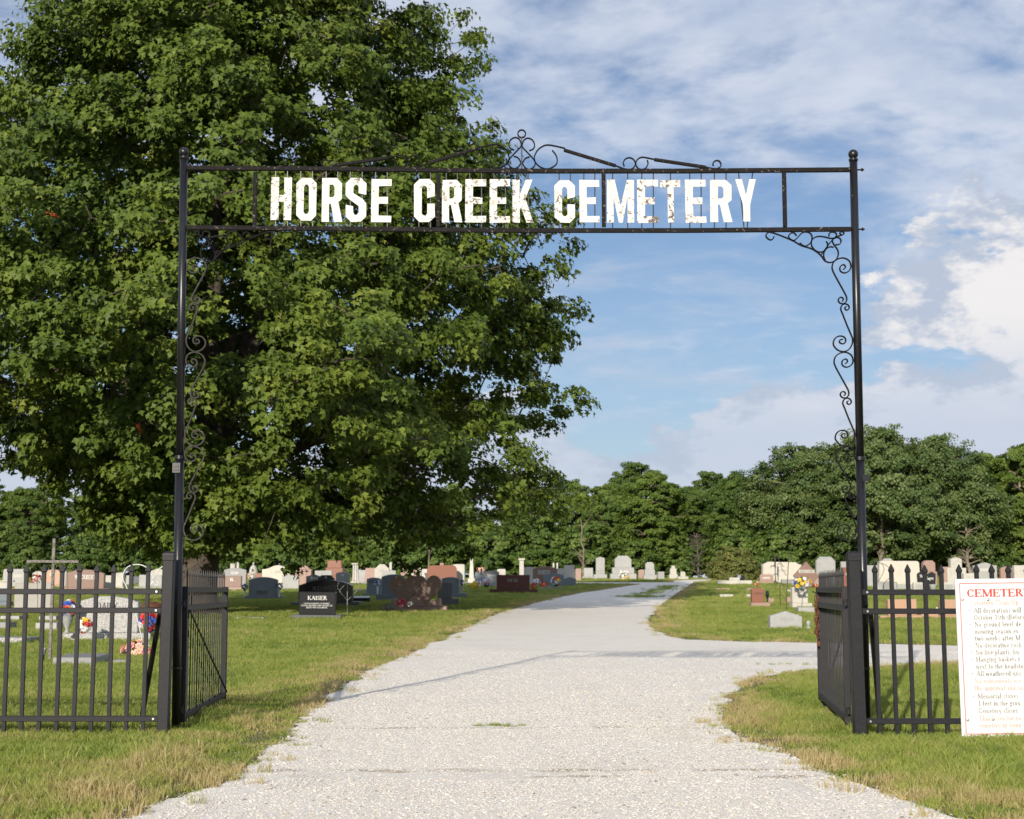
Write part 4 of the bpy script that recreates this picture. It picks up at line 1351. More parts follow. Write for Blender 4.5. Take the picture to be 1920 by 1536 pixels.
stone('black headstone with a pale round seal peeping over a wider black stone', 595, 627, 1078.5, 1115, 'chamfer', 'black', None, 0.2, panel=(609, 613, 1081, 1084.5, 'gray'))
stone('grey-brown headstone with an emblem beside the twin black stones', 629, 655, 1072.5, 1112, 'arch', 'gray', None, 0.22, panel=(639, 644, 1076, 1080, 'panel'))
stone('dark grey serpentine headstone in the tree shade with a vase at each side', 466, 520, 1082, 1124, 'arch', 'blue', (457, 528, 1117), 0.22, panel=(481, 502, 1107, 1114, 'dgray'))
stone('wide black headstone in shade behind the small lettered black one', 559, 660, 1087.5, 1136, 'arch', 'black', (545, 675, 1129), 0.25, text=[('ALEXANDER', 585, 632, 1099, 1107, 'g')], bmat='dgray')
stone('black granite headstone with white name and three lines of small lettering', 560, 629, 1110, 1160, 'flat', 'black', (546, 640, 1153), 0.2,
      text=[('KAISER', 576, 612.5, 1117.5, 1125, 'w'), ('LOVING PARENTS OF DANIEL', 569, 618, 1130.5, 1133, 'w'), ('LOVING GRAMMY AND GRAMPY OF', 564, 623, 1134.2, 1136.8, 'w'), ('BRICE AND ELIZABETH', 574, 613, 1138, 1140.6, 'w')], bmat='dgray')
lowblock('flush pale concrete marker in the grass before the shaded headstone', 441, 494, 1157.5, 1160.5, 'lgray', 0.75)
lowblock('dark sloping marker with a pale edge right of the wide black headstone', 662, 693, 1121, 1130, 'black', 0.3, 0.05)
lowblock('pale blue-grey ledger slab behind the diamond stand', 664, 690, 1105, 1109.5, 'lgray', 0.5)
obelisk('white pillar monument with a wire stand before it', 666, 11, 9.5, 1056, 1094, 'white', base_h=0.1, top='capital')
stone('pale grey slab headstone right of the white pillar', 669, 690, 1069, 1092, 'flat', 'lgray', None, 0.2)
stone('peach slab headstone between pale stones in the far row', 684, 716, 1065, 1092, 'trapez', 'pink', None, 0.2)
stone('white house-shaped monument in the far row', 702, 730, 1058, 1094, 'gable', 'white', None, 0.5)
obelisk('slim white post with a rounded tip beside the house-shaped monument', 732, 4.5, 4.5, 1054, 1093, 'white', base_h=0.08, top='round')
stone('pale grey slab headstone below the slim white post', 716, 742, 1070, 1095, 'flat', 'lgray', None, 0.2)
obelisk('short white post rising behind the brown-pink slab', 757, 7, 6.5, 1060, 1095, 'white', base_h=0.08, top='round')
stone('brown-pink arched slab headstone with a pale panel', 751, 787, 1068, 1096, 'arch', 'pink', None, 0.2, panel=(760, 775, 1075, 1079, 'panel'))
obelisk('white post with a flat tip left of the big red stone', 787, 7, 6.5, 1061, 1094, 'white', base_h=0.08, top='capital')
stone('white small tablet left of the big red stone', 791, 801, 1067, 1093, 'flat', 'white', None, 0.2)
stone('big red-brown round-shouldered headstone with flowers on it', 801, 857, 1060, 1097, 'soft', 'red', (796, 862, 1092), 0.3, cap=(0.13, 0.12, 'pink'))
stone('white shouldered headstone right of the big red one', 848, 871, 1058, 1096, 'soft', 'white', None, 0.3)
obelisk('tall slim white obelisk', 884, 9, 5, 1044.5, 1093, 'white', base_h=0.16)
stone('dark blue-grey arched headstone in shade with blue flowers at its edge', 687, 714, 1083, 1118, 'arch', 'blue', (680, 722, 1112), 0.2, panel=(691, 705, 1088, 1093, 'dgray'))
stone('tall blue-grey headstone in shade behind the twin hearts', 715, 761, 1077, 1127, 'arch', 'blue', (705, 766, 1114), 0.3)
stone('brown twin-heart headstone on a pink base by the drive', 731, 826, 1079, 1146, 'heart2', 'brown', (716, 838, 1137), 0.2, text=[('HUNTER', 743, 774, 1101, 1107.5, 'g'), ('PARIS', 786, 811, 1101, 1107.5, 'g')], bmat='pink')
g_ = gnd(778, 1146); s_ = at(779, 1146, g_.y).x - at(778, 1146, g_.y).x
zz = lambda y: at(778, y, g_.y).z - g_.z
hs = [o for o in bpy.data.objects if o.get('label', '').startswith('brown twin-heart')][0]
MB().prism([(-47 * s_, zz(1137)), (48 * s_, zz(1137)), (47 * s_, zz(1122)), (30 * s_, zz(1127)), (14 * s_, zz(1124)), (0, zz(1114)), (-14 * s_, zz(1124)), (-30 * s_, zz(1127)), (-44 * s_, zz(1121))], 0.02, 0.24).build('heart_mount', MT['pink'], hs, bevel=0.01)
stone('grey square headstone half hidden right of the twin hearts', 821, 848, 1093, 1136, 'flat', 'dgray', (824, 860, 1122), 0.25)
stone('dark navy arched headstone behind the grey square one', 828, 861, 1082, 1121, 'arch', 'blue', (822, 875, 1112), 0.22, text=[('RUSSO', 836, 852, 1088, 1093, 'g')])
# ---- along the drive
stone('dark blue small headstone with a pink bouquet on top', 890, 909, 1073, 1098, 'flat', 'blue', None, 0.2)
stone('grey-brown arched headstone beside the dark blue one', 908, 936, 1070, 1100, 'arch', 'gray', None, 0.22, panel=(914, 930, 1077, 1081, 'panel'))
stone('white tablet with rounded corners left of the column', 932, 948, 1067, 1096, 'soft', 'white', None, 0.2)
obelisk('white column monument with a square capital', 978, 9, 8, 1047, 1094, 'white', base_h=0.12, top='capital')
stone('white arched headstone right of the column', 982, 1003, 1063, 1096, 'arch', 'white', None, 0.25)
stone('brown curved headstone with a pale name panel in the far row by the drive', 999, 1045, 1062, 1099, 'arch', 'brown', None, 0.3, panel=(1009, 1031, 1069.5, 1077, 'panel'), text=[('BEAM', 1011, 1029, 1070.5, 1076, 'd')])
stone('blue-grey arched headstone with red and white flowers before it', 1019, 1057, 1075, 1100, 'arch', 'blue', None, 0.25)
stone('low grey headstone right of the blue-grey one', 1056, 1080, 1082, 1099, 'serp', 'blue', None, 0.25)
stone('dark red polished headstone standing alone by the drive', 931, 993, 1078, 1112, 'flat', 'dred', (918, 1008, 1105), 0.24, text=[('NEAL', 951, 972, 1085.5, 1091, 'g')])
lowblock('flat pale slab beneath the red and white pot', 1018, 1055, 1100, 1105, 'lgray', 0.5)
stone('white upright slab in the far row right of the brown panel stone', 1059, 1078, 1060, 1094, 'flat', 'white', None, 0.3)
stone('wide white low slab joined in the far row', 1045, 1060, 1066, 1095, 'flat', 'white', None, 0.25)
obelisk('tiny white finial post left of its twin', 1038, 3.4, 3.2, 1055, 1093, 'white', base_h=0.08, top='round')
obelisk('tiny white finial post right of its twin', 1045, 3.4, 3.2, 1055, 1093, 'white', base_h=0.08, top='round')
stone('small pink headstone next to the white slabs', 1079, 1090, 1066, 1089, 'arch', 'pink', None, 0.2)
stone('pale square headstone by the thin pale tree trunk', 1095, 1112, 1065, 1085, 'flat', 'lgray', (1092, 1115, 1081), 0.25)
tiers('tall pointed pale grey tablet monument', 1126, 1085.5, [(12.5, 1085.5, 1077), (8.2, 1077, 1044)], 'lgray', 0.7, topshape='apex')
tiers('largest pale grey monument, stepped with cut corners', 1169, 1086.5, [(24.5, 1086.5, 1076), (20.5, 1076, 1064), (15.5, 1064, 1042)], 'lgray', 0.9, text=[('BAY', 1163, 1179, 1070, 1074, 'w')])
stone('pink headstone between the two pale stepped monuments', 1197, 1212, 1068, 1086, 'arch', 'pink', None, 0.25)
tiers('smaller pale stepped monument with cut corners', 1219, 1087, [(12, 1087, 1078), (9.5, 1078, 1068), (8, 1068, 1054)], 'lgray', 0.7)
stone('red granite headstone with a pale left edge near the road bend', 1232, 1254, 1061, 1085, 'flat', 'red', None, 0.25)
stone('little grey stone before the red granite headstone', 1234, 1246, 1072, 1087, 'flat', 'lgray', None, 0.2)
tiers('white narrow draped pedestal monument near the road bend', 1263, 1086, [(8, 1086, 1077), (6, 1077, 1066), (3.5, 1066, 1061)], 'white', 0.5)
stone('grey striped square stone at the road bend', 1270, 1283, 1065, 1084, 'flat', 'gray', None, 0.3)
tiers('low white stepped stone at the road bend', 1281, 1087, [(10, 1087, 1081), (4.5, 1081, 1072)], 'white', 0.5)
# ---- right of the drive
tiers('low long white bench-like monument with a raised centre', 1378, 1096, [(32, 1096, 1088.5), (9.5, 1088.5, 1083)], 'white', 0.4, topshape='flat')
stone('black headstone before the round bush', 1377, 1396, 1077, 1094, 'serp', 'black', None, 0.2, panel=(1383, 1389, 1078, 1084, 'gray'))
stone('pink-brown headstone with a pale name bar left of the pump', 1425, 1450, 1077, 1094, 'soft', 'pink', (1418, 1453, 1090), 0.25, panel=(1430, 1444, 1082, 1085.5, 'panel'))
stone('broad cream headstone with stepped shoulders behind the pump', 1430, 1504, 1054, 1093, 'shoulder', 'cream', None, 0.4, text=[('MURRAY', 1457, 1476, 1068, 1071.5, 'g')])
stone('brown diamond-shaped headstone with a pale name panel', 1488, 1536, 1053, 1103, 'diamond', 'brown', None, 0.25, panel=(1498, 1527, 1068.5, 1074.5, 'panel'), text=[('NELSON', 1500, 1525, 1069.3, 1073.8, 'd')])
stone('pink double-heart headstone under the brown diamond', 1508, 1538, 1078, 1100, 'heart2', 'pink', None, 0.2)
lowblock('low grey marker right of the pump', 1466, 1490, 1086.5, 1094.5, 'gray', 0.3)
lowblock('flat reddish marker far left of the red-brown headstone', 1342, 1369, 1103, 1107, 'pink', 0.4)
lowblock('flat reddish marker behind the red-brown headstone', 1400, 1432, 1103, 1107, 'pink', 0.4)
lowblock('small white marker standing clear in the grass', 1350, 1375, 1114.5, 1120.5, 'white', 0.25)
lowblock('small white marker partly behind the red-brown headstone', 1400, 1413, 1114.5, 1120.5, 'white', 0.25)
stone('small red-brown headstone with a black vase beside it', 1410, 1433, 1102.5, 1139, 'arch', 'red', (1408, 1444, 1130), 0.2, text=[('CARSON', 1413, 1431, 1111, 1114.5, 'd')], bmat='pink')
stone('small pink heart stone right of the black vase', 1441, 1452, 1121, 1132, 'heart1', 'pink', None, 0.12)
stone('white headstone with a flower saddle on top', 1486, 1516, 1101, 1140, 'flat', 'white', (1485, 1523, 1131), 0.22)
lowblock('low pale block beside the white headstone with flowers', 1497, 1530, 1139, 1150, 'lgray', 0.35)
lowblock('short cream marker behind the white flowered headstone', 1476, 1488, 1106, 1110, 'cream', 0.25)
lowblock('low pink marker left of the white flowered headstone', 1475, 1487, 1120, 1131, 'pink', 0.25)
stone('pale grey slant headstone with a low peak nearest the side drive', 1444, 1505, 1146, 1179.5, 'apex', 'lgray', None, 0.22, panel=(1452, 1497, 1152, 1172, 'lgray'), text=[('MILLER', 1462, 1488, 1158, 1164, 'g')])
stone('tall pale grey headstone with cut corners behind the gate leaf', 1531, 1567, 1044, 1098, 'chamfer', 'lgray', None, 0.35)
stone('pale slab headstone behind the fence post', 1578, 1593, 1053, 1096, 'flat', 'lgray', None, 0.25)
stone('orange-red headstone behind the gate hinge', 1580, 1602, 1064, 1110, 'flat', 'red', (1578, 1606, 1104), 0.25, panel=(1586, 1596, 1074, 1079, 'panel'))
stone('brown square headstone behind the gate hinge, lower', 1575, 1600, 1112, 1140, 'flat', 'brown', None, 0.2)
stone('pale grey headstone directly behind the arch post', 1626, 1646, 1060, 1100, 'flat', 'lgray', None, 0.3)
stone('huge cream headstone seen over the fence pickets', 1648, 1727, 1052, 1106, 'trapez', 'cream', (1644, 1731, 1096), 0.4, bmat='lgray')
stone('grey arched stone peeping over the huge cream one', 1649, 1682, 1047, 1096, 'gable', 'lgray', None, 0.3)
tiers('pink-brown tablet monument with cut corners behind the fence', 1744, 1098, [(14, 1098, 1072), (11.2, 1072, 1051)], 'pink', 0.5)
stone('black bat-wing headstone with white script', 1720.5, 1755, 1072, 1112, 'wing', 'black', None, 0.15, text=[('The', 1725, 1733, 1078, 1083, 'w'), ('Hager', 1735, 1751, 1081, 1087, 'w')])
stone('white framed slant headstone left of the grey urn', 1713, 1739, 1092, 1116, 'trapez', 'white', None, 0.2, panel=(1717, 1735, 1096, 1111, 'lgray'))
stone('white framed slant headstone right of the grey urn', 1768, 1791, 1092, 1116, 'trapez', 'white', None, 0.2, panel=(1772, 1787, 1096, 1111, 'lgray'))
stone('brown small headstone left of the tall white pointed tablet', 1768, 1786, 1063, 1100, 'flat', 'pink', None, 0.25)
tiers('tall white pointed tablet over the fence', 1795, 1100, [(18, 1100, 1065), (10.6, 1065, 1045)], 'white', 0.5, topshape='apex')
stone('wide pale grey arched headstone above the notice board', 1827, 1871, 1055, 1100, 'serp', 'lgray', None, 0.3, panel=(1836, 1862, 1066, 1071, 'panel'))
stone('orange-brown tablet with a pale arch rim above the notice board', 1877, 1901, 1062, 1100, 'oval', 'pink', None, 0.25)
stone('white square headstone at the far end above the notice board', 1903, 1940, 1060, 1101, 'flat', 'white', None, 0.3)
stone('low pale slab row before the wide arched headstone', 1808, 1830, 1075, 1101, 'flat', 'white', None, 0.3)
stone('small grey headstone under the huge cream one', 1658, 1683, 1090, 1109, 'arch', 'gray', None, 0.2, panel=(1672, 1680, 1093, 1103, 'lgray'))
stone('pale narrow headstone under the wire trellis', 1645, 1657, 1090, 1116, 'flat', 'lgray', None, 0.2)
stone('polished peach granite headstone behind the first pickets', 1666, 1720, 1124, 1160, 'flat', 'peach', (1650, 1728, 1154), 0.25)
stone('polished peach granite headstone behind the notice board edge', 1766, 1822, 1124, 1160, 'flat', 'peach', (1760, 1840, 1154), 0.25)
lowblock('low peach granite block linking the two peach headstones', 1728, 1760, 1146, 1160, 'peach', 0.35)
# ================================================================== small things among the graves
FC = {'red': (0.55, 0.03, 0.025), 'blue': (0.05, 0.09, 0.42), 'white': (0.80, 0.79, 0.78), 'yellow': (0.75, 0.50, 0.03), 'pink': (0.75, 0.30, 0.32), 'peach': (0.80, 0.48, 0.36), 'orange': (0.72, 0.18, 0.03), 'purple': (0.30, 0.06, 0.32),
      'hot': (0.62, 0.03, 0.12), 'lilac': (0.48, 0.50, 0.76), 'navy': (0.03, 0.05, 0.16), 'sky': (0.25, 0.38, 0.60)}
for k_, c in FC.items():
    MT['petal_' + k_] = paint('petal_' + k_, c, tuple(min(1, x * 1.25 + 0.02) for x in c), 60, 0.6)
MT['stemleaf'] = paint('bouquet_leaf', (0.06, 0.13, 0.03), (0.10, 0.18, 0.05), 40, 0.5)
MT['vase_gray'] = paint('stone_vase', (0.34, 0.35, 0.33), (0.26, 0.27, 0.26), 12, 0.7)
MT['vase_black'] = paint('black_vase', (0.012, 0.016, 0.014), None, rough=0.15)
MT['rock'] = paint('field_stone', (0.30, 0.29, 0.25), (0.18, 0.18, 0.15), 9, 0.9, 0.3)


def blossom_mesh(col):
    mb = MB()
    for lay, (n, r, z, tilt) in enumerate(((7, 1.0, 0.0, 0.25), (6, 0.72, 0.14, 0.6), (4, 0.42, 0.28, 1.0))):
        for i in range(n):
            a_ = 2 * math.pi * (i + 0.5 * lay) / n
            ca, sa = math.cos(a_), math.sin(a_)
            def P(rad, off, zz_):
                return (ca * rad - sa * off, sa * rad + ca * off, zz_)
            mb.add([P(0.08, 0, z), P(r * 0.55, -r * 0.34, z + r * tilt * 0.4), P(r, 0, z + r * tilt * 0.55), P(r * 0.55, r * 0.34, z + r * tilt * 0.4)], [(0, 1, 2, 3)])
    return mb.mesh(MT['petal_' + col], 'blossom')


BLOS = {c: blossom_mesh(c) for c in FC}


def leaf_spray(rng_, R, n=26):
    mb = MB()
    for _ in range(n):
        d_ = Vector((rng_.gauss(0, 1), rng_.gauss(0, 1), rng_.gauss(0.1, 0.8))).normalized()
        p0 = d_ * R * rng_.uniform(0.2, 0.6)
        p2 = d_ * R * rng_.uniform(0.85, 1.25)
        s_ = d_.cross(Vector((0, 0, 1)))
        s_ = (s_.normalized() if s_.length > 1e-3 else Vector((1, 0, 0))) * R * 0.13
        m_ = (p0 + p2) / 2 + Vector((0, 0, R * 0.06))
        mb.add([p0, m_ - s_, p2, m_ + s_], [(0, 1, 2, 3)])
    return mb.mesh(MT['stemleaf'], 'leaf_spray')


def bouquet(label, px, py, y, rpx, cols, n=12, vase=None, base_px=None, wide=1.0, bs=0.38, cat='flowers', seed=0):
    """a bunch of blossoms round the point seen at (px, py), y metres off; vase reaches down to base_px"""
    rg = random.Random(seed + int(px * 7 + py))
    c = at(px, py, y)
    s_ = at(px + 1, py, y).x - c.x
    R = rpx * s_
    foot = at(px, base_px, y).z if base_px else c.z - R
    root = tag(empty('flower_bouquet', (c.x, c.y, foot)), label, cat)
    z0 = c.z - foot
    n = int(n * 1.5)
    for i in range(n):
        th, ph = 2 * math.pi * i * 0.618 + rg.uniform(-.3, .3), math.acos(max(-1, min(1, 1 - 1.55 * (i + 0.5) / n)))
        d_ = Vector((math.sin(ph) * math.cos(th) * wide, math.sin(ph) * math.sin(th), math.cos(ph)))
        d_ = Matrix.Rotation(0.7, 3, 'X') @ d_
        p_ = Vector((0, 0, z0)) + d_ * R * rg.uniform(0.72, 0.95)
        q = d_.normalized().to_track_quat('Z', 'Y')
        b_ = obj('blossom', BLOS[cols[(i + rg.randint(0, 1)) % len(cols)]], root, p_, q.to_euler(), (R * bs * rg.uniform(.85, 1.25),) * 3)
    obj('leaf_spray', leaf_spray(rg, R), root, (0, 0, z0), (0, 0, 0), (wide, 1, 1))
    if vase:
        h = max(0.05, z0 - R * 0.35)
        prof = {'urn': [(0.35, 0), (0.38, 0.06), (0.16, 0.14), (0.2, 0.22), (0.55, 0.55), (0.72, 0.9), (0.78, 1.0), (0.6, 1.0)],
                'cone': [(0.28, 0), (0.3, 0.05), (0.22, 0.1), (0.42, 0.7), (0.55, 1.0), (0.45, 1.0)],
                'pot': [(0.5, 0), (0.7, 0.8), (0.78, 0.82), (0.78, 1.0), (0.6, 1.0)]}[vase[0]]
        MB().lathe([(r_ * R * vase[2], z_ * h) for r_, z_ in prof], 14).build('vase', MT[vase[1]], root, smooth=True)
    return root


bouquet('red, white and blue flowers in a grey urn left of the speckled headstone', 127, 1142, 24.5, 17, ['red', 'blue', 'white', 'red', 'orange', 'blue'], 18, ('urn', 'vase_gray', 1.0), 1188)
bouquet('orange, yellow and green bunch leaning on the speckled headstone', 158, 1173, 24.2, 15, ['orange', 'yellow', 'white', 'yellow', 'red'], 15, None, 1201)
bouquet('blue, red and white bunch right of the speckled headstone', 279, 1166, 24.3, 20, ['blue', 'red', 'white', 'blue', 'blue', 'red'], 18, ('cone', 'white_paint', 0.6), 1212)
bouquet('pink and yellow flower bunch on the grass by the fence post', 258, 1226, 20.6, 25, ['peach', 'yellow', 'pink', 'peach', 'yellow', 'white'], 18, None, 1249, 1.25, 0.40)
bouquet('red and white flowers along the top of the tan-grey headstone', 68, 1086, 39.6, 9, ['red', 'white', 'red', 'pink', 'hot'], 12, None, 1093, 1.3)
bouquet('small yellow flowers beside the tan-grey headstone', 23, 1107, 42, 5, ['yellow'], 6, None, 1118)
bouquet('pale pink flowers under the small white dome', 470, 1080, 62, 7, ['white', 'peach', 'white'], 9, None, 1086, 1.4)
bouquet('navy flowers in a white cone left of the shaded headstone', 459, 1101, 52.4, 6.5, ['navy', 'blue', 'navy'], 9, ('cone', 'white_paint', 0.8), 1120)
bouquet('navy flowers in a white cone right of the shaded headstone', 524, 1099, 52.4, 7, ['navy', 'sky', 'navy'], 9, ('cone', 'white_paint', 0.8), 1120)
bouquet('pale blue flowers in a vase at the edge of the dark arched headstone', 708, 1094, 54, 6.5, ['sky', 'lilac', 'navy'], 9, ('cone', 'white_paint', 0.8), 1114)
bouquet('hot pink flowers at the foot of the twin-heart headstone', 752, 1130, 39.4, 9, ['hot', 'hot', 'pink'], 12, None, 1145, 0.9)
bouquet('white lily bunch at the foot of the twin-heart headstone', 769, 1133, 39.4, 6, ['white', 'white', 'peach'], 7, None, 1145)
bouquet('purple and yellow flowers on the face of the big red headstone', 829, 1073, 81, 9, ['purple', 'yellow', 'white', 'purple', 'lilac'], 12, None, 1086, 1.3)
bouquet('navy flowers in a cone right of the dark navy headstone', 866, 1093, 56.5, 6, ['navy', 'lilac', 'navy'], 8, ('cone', 'gray_metal', 0.8), 1117)
bouquet('pink bouquet on top of the dark blue small headstone', 902, 1069, 76.5, 7, ['pink', 'peach', 'brown' if 'brown' in FC else 'peach'], 9, None, 1074, 1.3)
bouquet('bright yellow mum bunch in the shaded grass left of the dark red headstone', 890, 1097, 66, 7.5, ['yellow'], 12, None, 1104)
bouquet('white flower bunch beside the yellow mums', 899, 1094, 67, 6.5, ['white', 'lilac'], 9, None, 1103)
bouquet('lilac and white flowers in a dark pot left of the dark red headstone', 912, 1091, 66, 8, ['lilac', 'white', 'sky', 'pink'], 12, ('pot', 'vase_black', 0.9), 1101)
bouquet('red flowers touching the right edge of the dark red headstone', 1001, 1099.5, 64, 7, ['red', 'orange', 'red'], 10, None, 1106)
bouquet('white and pink flowers behind the red ones by the dark red headstone', 1006, 1092, 67, 8, ['white', 'lilac', 'white', 'pink'], 11, None, 1101)
bouquet('red flower mound before the blue-grey headstone', 1021, 1096.5, 66, 6.5, ['red', 'red', 'orange'], 9, None, 1102)
bouquet('red and white flowers in a dark pot before the blue-grey headstone', 1042, 1089, 69, 9, ['white', 'red', 'white', 'pink', 'yellow'], 13, ('pot', 'vase_black', 0.9), 1099)
bouquet('yellow flowers at the foot of the largest pale monument', 1170, 1082, 92.5, 8, ['yellow', 'white', 'yellow'], 10, None, 1087.5, 1.3)
bouquet('red flower behind the small red-brown headstone', 1417, 1096, 44, 5, ['red', 'pink'], 6, None, 1104)
bouquet('blue, yellow and white flower saddle on the white headstone', 1503, 1094, 42.4, 13, ['white', 'yellow', 'lilac', 'yellow', 'blue', 'white'], 18, None, 1101.5, 1.5, 0.34)
bouquet('orange flowers behind the free end of the gate leaf', 1529, 1099, 43, 5, ['orange', 'red', 'white'], 9, None, 1112)
bouquet('tiny red flowers in the grass behind the first pickets', 1687, 1115, 58, 3, ['red', 'hot'], 5, None, 1119)

# wooden cross
g_ = gnd(93, 1243)
cr = tag(empty('wooden_cross', g_), 'tall thin weathered grey cross standing behind the picket fence', 'cross')
tp = at(100.5, 1010, g_.y)
h_ = tp.z - g_.z
s_ = at(94, 1243, g_.y).x - at(93, 1243, g_.y).x
MB().box((0, 0, h_ / 2 - 0.05), (5.2 * s_, 0.03, h_ + 0.1)).build('upright', MT['wood'], cr, bevel=0.002)
MB().box((0.0, -0.028, at(100, 1053, g_.y).z - g_.z), (98 * s_, 0.022, 5 * s_)).build('crossbar', MT['wood'], cr, bevel=0.002)
cr.rotation_euler = (0, 0.004, 0)
# solar stake lamp
g_ = gnd(82, 1243)
sl = tag(empty('stake_lamp', g_), 'small black solar stake lamp beside the foot of the wooden cross', 'lamp')
MB().tube([(0, 0, -0.05), (0, 0, 0.12)], 0.009, 8).build('stake', MT['fence'], sl)
MB().lathe([(0.018, 0.10), (0.02, 0.155), (0.026, 0.16), (0.028, 0.175), (0.004, 0.185)], 12).build('lamp_head', MT['gray_metal'], sl, smooth=True)


def hook_stand(label, px, py, pts, rad=0.005, mat='wire', name='plant_hook', group=None):
    """bent rod stand traced in the plane of its foot point"""
    g = gnd(px, py)
    root = tag(empty(name, g), label, 'plant hook', group)
    for pl in pts:
        w = [at(x_, y_, g.y) - g for x_, y_ in smooth_path(pl, 5)]
        MB().tube(w, rad, 6).build('rod', MT[mat], root, smooth=True)
    return root


hook_stand('thin dark hook stand left of the wooden cross', 71, 1150, [[(71, 1152), (70, 1100), (69.5, 1075), (66, 1063), (61.5, 1062), (57.5, 1067), (57, 1073)]], 0.006)
hook_stand('thin dark hook stand right of the wooden cross', 127, 1140, [[(127, 1142), (127, 1090), (125, 1070), (118, 1058), (110, 1058.5), (104, 1068), (103.5, 1073)]], 0.006)
hook_stand('white double-loop plant hanger leaning by the speckled headstone', 268, 1208, [[(269, 1210), (262, 1180), (252, 1140), (237, 1100), (231, 1088), (231.5, 1075), (240, 1063), (257, 1058.5), (273, 1063), (284, 1076), (287, 1089), (283.5, 1097), (279.5, 1097), (278.6, 1092.6)],
                                                                                      [(283, 1097), (287.5, 1085), (296, 1070), (306, 1062), (318, 1060)], [(287.5, 1092), (291, 1097.5), (296, 1096.5), (296.5, 1092.3), (292.5, 1091.5)]], 0.0085, 'white_paint')
hook_stand('dark shepherd hook left of the tall bare rod', 1463.5, 1138, [[(1463.5, 1140), (1462.5, 1115), (1462, 1101), (1464.5, 1095), (1468, 1095.5), (1470.3, 1101), (1469, 1104)]], 0.012)
hook_stand('tall bare dark rod among the stones right of the drive', 1474, 1146, [[(1474, 1148), (1475.5, 1110), (1478, 1060), (1479, 1042), (1481, 1034)]], 0.010)
hook_stand('black looped rod with branches seen behind the first picket', 1648, 1122, [[(1634, 1114), (1645, 1094), (1655, 1076), (1657.5, 1066), (1653, 1057), (1643, 1054), (1634, 1057), (1630, 1061)], [(1656, 1116), (1656.5, 1096), (1668, 1083), (1669, 1070), (1664, 1062), (1653, 1056)]], 0.010)
hook_stand('thin wire stand before the white pillar', 664, 1100, [[(664, 1102), (664, 1070), (665, 1057)], [(669, 1102), (669, 1070), (669, 1058)]], 0.012)
# circle and diamond metal stand
g_ = gnd(651, 1152)
ds = tag(empty('metal_stand', g_), 'grey metal stand of a circle and a diamond on a pole beside the black headstone', 'stand')
W_ = lambda x_, y_: at(x_, y_, g_.y) - g_
MB().tube([W_(651, 1154), W_(651.5, 1088)], 0.008, 8).build('pole', MT['gray_metal'], ds)
MB().tube([W_(*p_) for p_ in ((651.5, 1092), (635.5, 1108), (651.5, 1126), (670, 1107), (651.5, 1092))], 0.009, 8).build('diamond', MT['gray_metal'], ds)
MB().tube([W_(x_, y_) for x_, y_ in arc_px(645, 1099.5, 12, 60, 235, 16)], 0.007, 8).build('ring', MT['gray_metal'], ds)
MB().tube([W_(x_, y_) for x_, y_ in arc_px(660, 1099.5, 12, 120, -55, 16)], 0.004, 8).build('ring', MT['gray_metal'], ds)
# hand water pump
g_ = gnd(1454, 1094)
pu = tag(empty('hand_pump', g_), 'old dark iron hand water pump with a curved handle before the broad cream headstone', 'pump')
s_ = at(1455, 1094, g_.y).x - at(1454, 1094, g_.y).x
W_ = lambda x_, y_: at(x_, y_, g_.y) - g_
zz = lambda y_: W_(1454, y_).z
MB().lathe([(3.4 * s_, -0.03), (3.4 * s_, zz(1092)), (1.7 * s_, zz(1089)), (0.9 * s_, zz(1085)), (0.8 * s_, zz(1066)), (1.5 * s_, zz(1063.5)), (1.5 * s_, zz(1050)), (2.0 * s_, zz(1049)), (1.6 * s_, zz(1047.6)), (0.5 * s_, zz(1046.6)), (0.4 * s_, zz(1041))], 12).build('barrel', MT['wire'], pu, smooth=True)
MB().tube([W_(1453.5, 1061), W_(1450, 1061), W_(1446.4, 1061.5), W_(1445.4, 1064)], [1.0 * s_, 0.9 * s_, 0.8 * s_, 0.8 * s_], 8).build('spout', MT['wire'], pu, smooth=True)
MB().tube([W_(*p_) for p_ in smooth_path([(1453.6, 1042), (1456, 1040.4), (1458.5, 1043), (1460.5, 1050), (1464.5, 1056), (1469, 1063)], 4)], 0.6 * s_, 8).build('handle', MT['wire'], pu, smooth=True)
# black cat-eared vase, bust, rock, urn, cat figure
g_ = gnd(1438.5, 1131)
s_ = at(1439.5, 1131, g_.y).x - at(1438.5, 1131, g_.y).x
vz_ = tag(empty('black_vase', g_ + Vector((0, -0.05, 0.02))), 'glossy black vase with two pointed ears beside the red-brown headstone', 'vase')
MB().lathe([(2.0 * s_, 0.0), (1.0 * s_, 0.03), (1.4 * s_, 0.10), (3.3 * s_, 0.22), (3.4 * s_, 0.27), (2.6 * s_, 0.33), (2.9 * s_, 0.36), (1.5 * s_, 0.36)], 14).build('body', MT['vase_black'], vz_, smooth=True)
for e_x in (-2.0, 2.0):
    MB().lathe([(1.0 * s_, 0.34), (0.1 * s_, 0.40)], 6).build('ear', MT['vase_black'], vz_, loc=(e_x * s_, 0, 0))
g_ = gnd(1516, 1180.5)
s_ = at(1517, 1180.5, g_.y).x - at(1516, 1180.5, g_.y).x
bu = tag(empty('stone_bust', g_), 'small pale stone head figure on the grass right of the slant headstone', 'statue')
MB().lathe([(5.0 * s_, -0.01), (5.0 * s_, 0.025), (3.6 * s_, 0.05), (2.2 * s_, 0.065)], 14).build('shoulders', MT['lgray'], bu, smooth=True)
MB().lathe([(2.0 * s_, 0.055), (3.2 * s_, 0.075), (4.2 * s_, 0.105), (4.3 * s_, 0.13), (3.4 * s_, 0.155), (0.5 * s_, 0.168)], 14).build('head', MT['lgray'], bu, smooth=True)


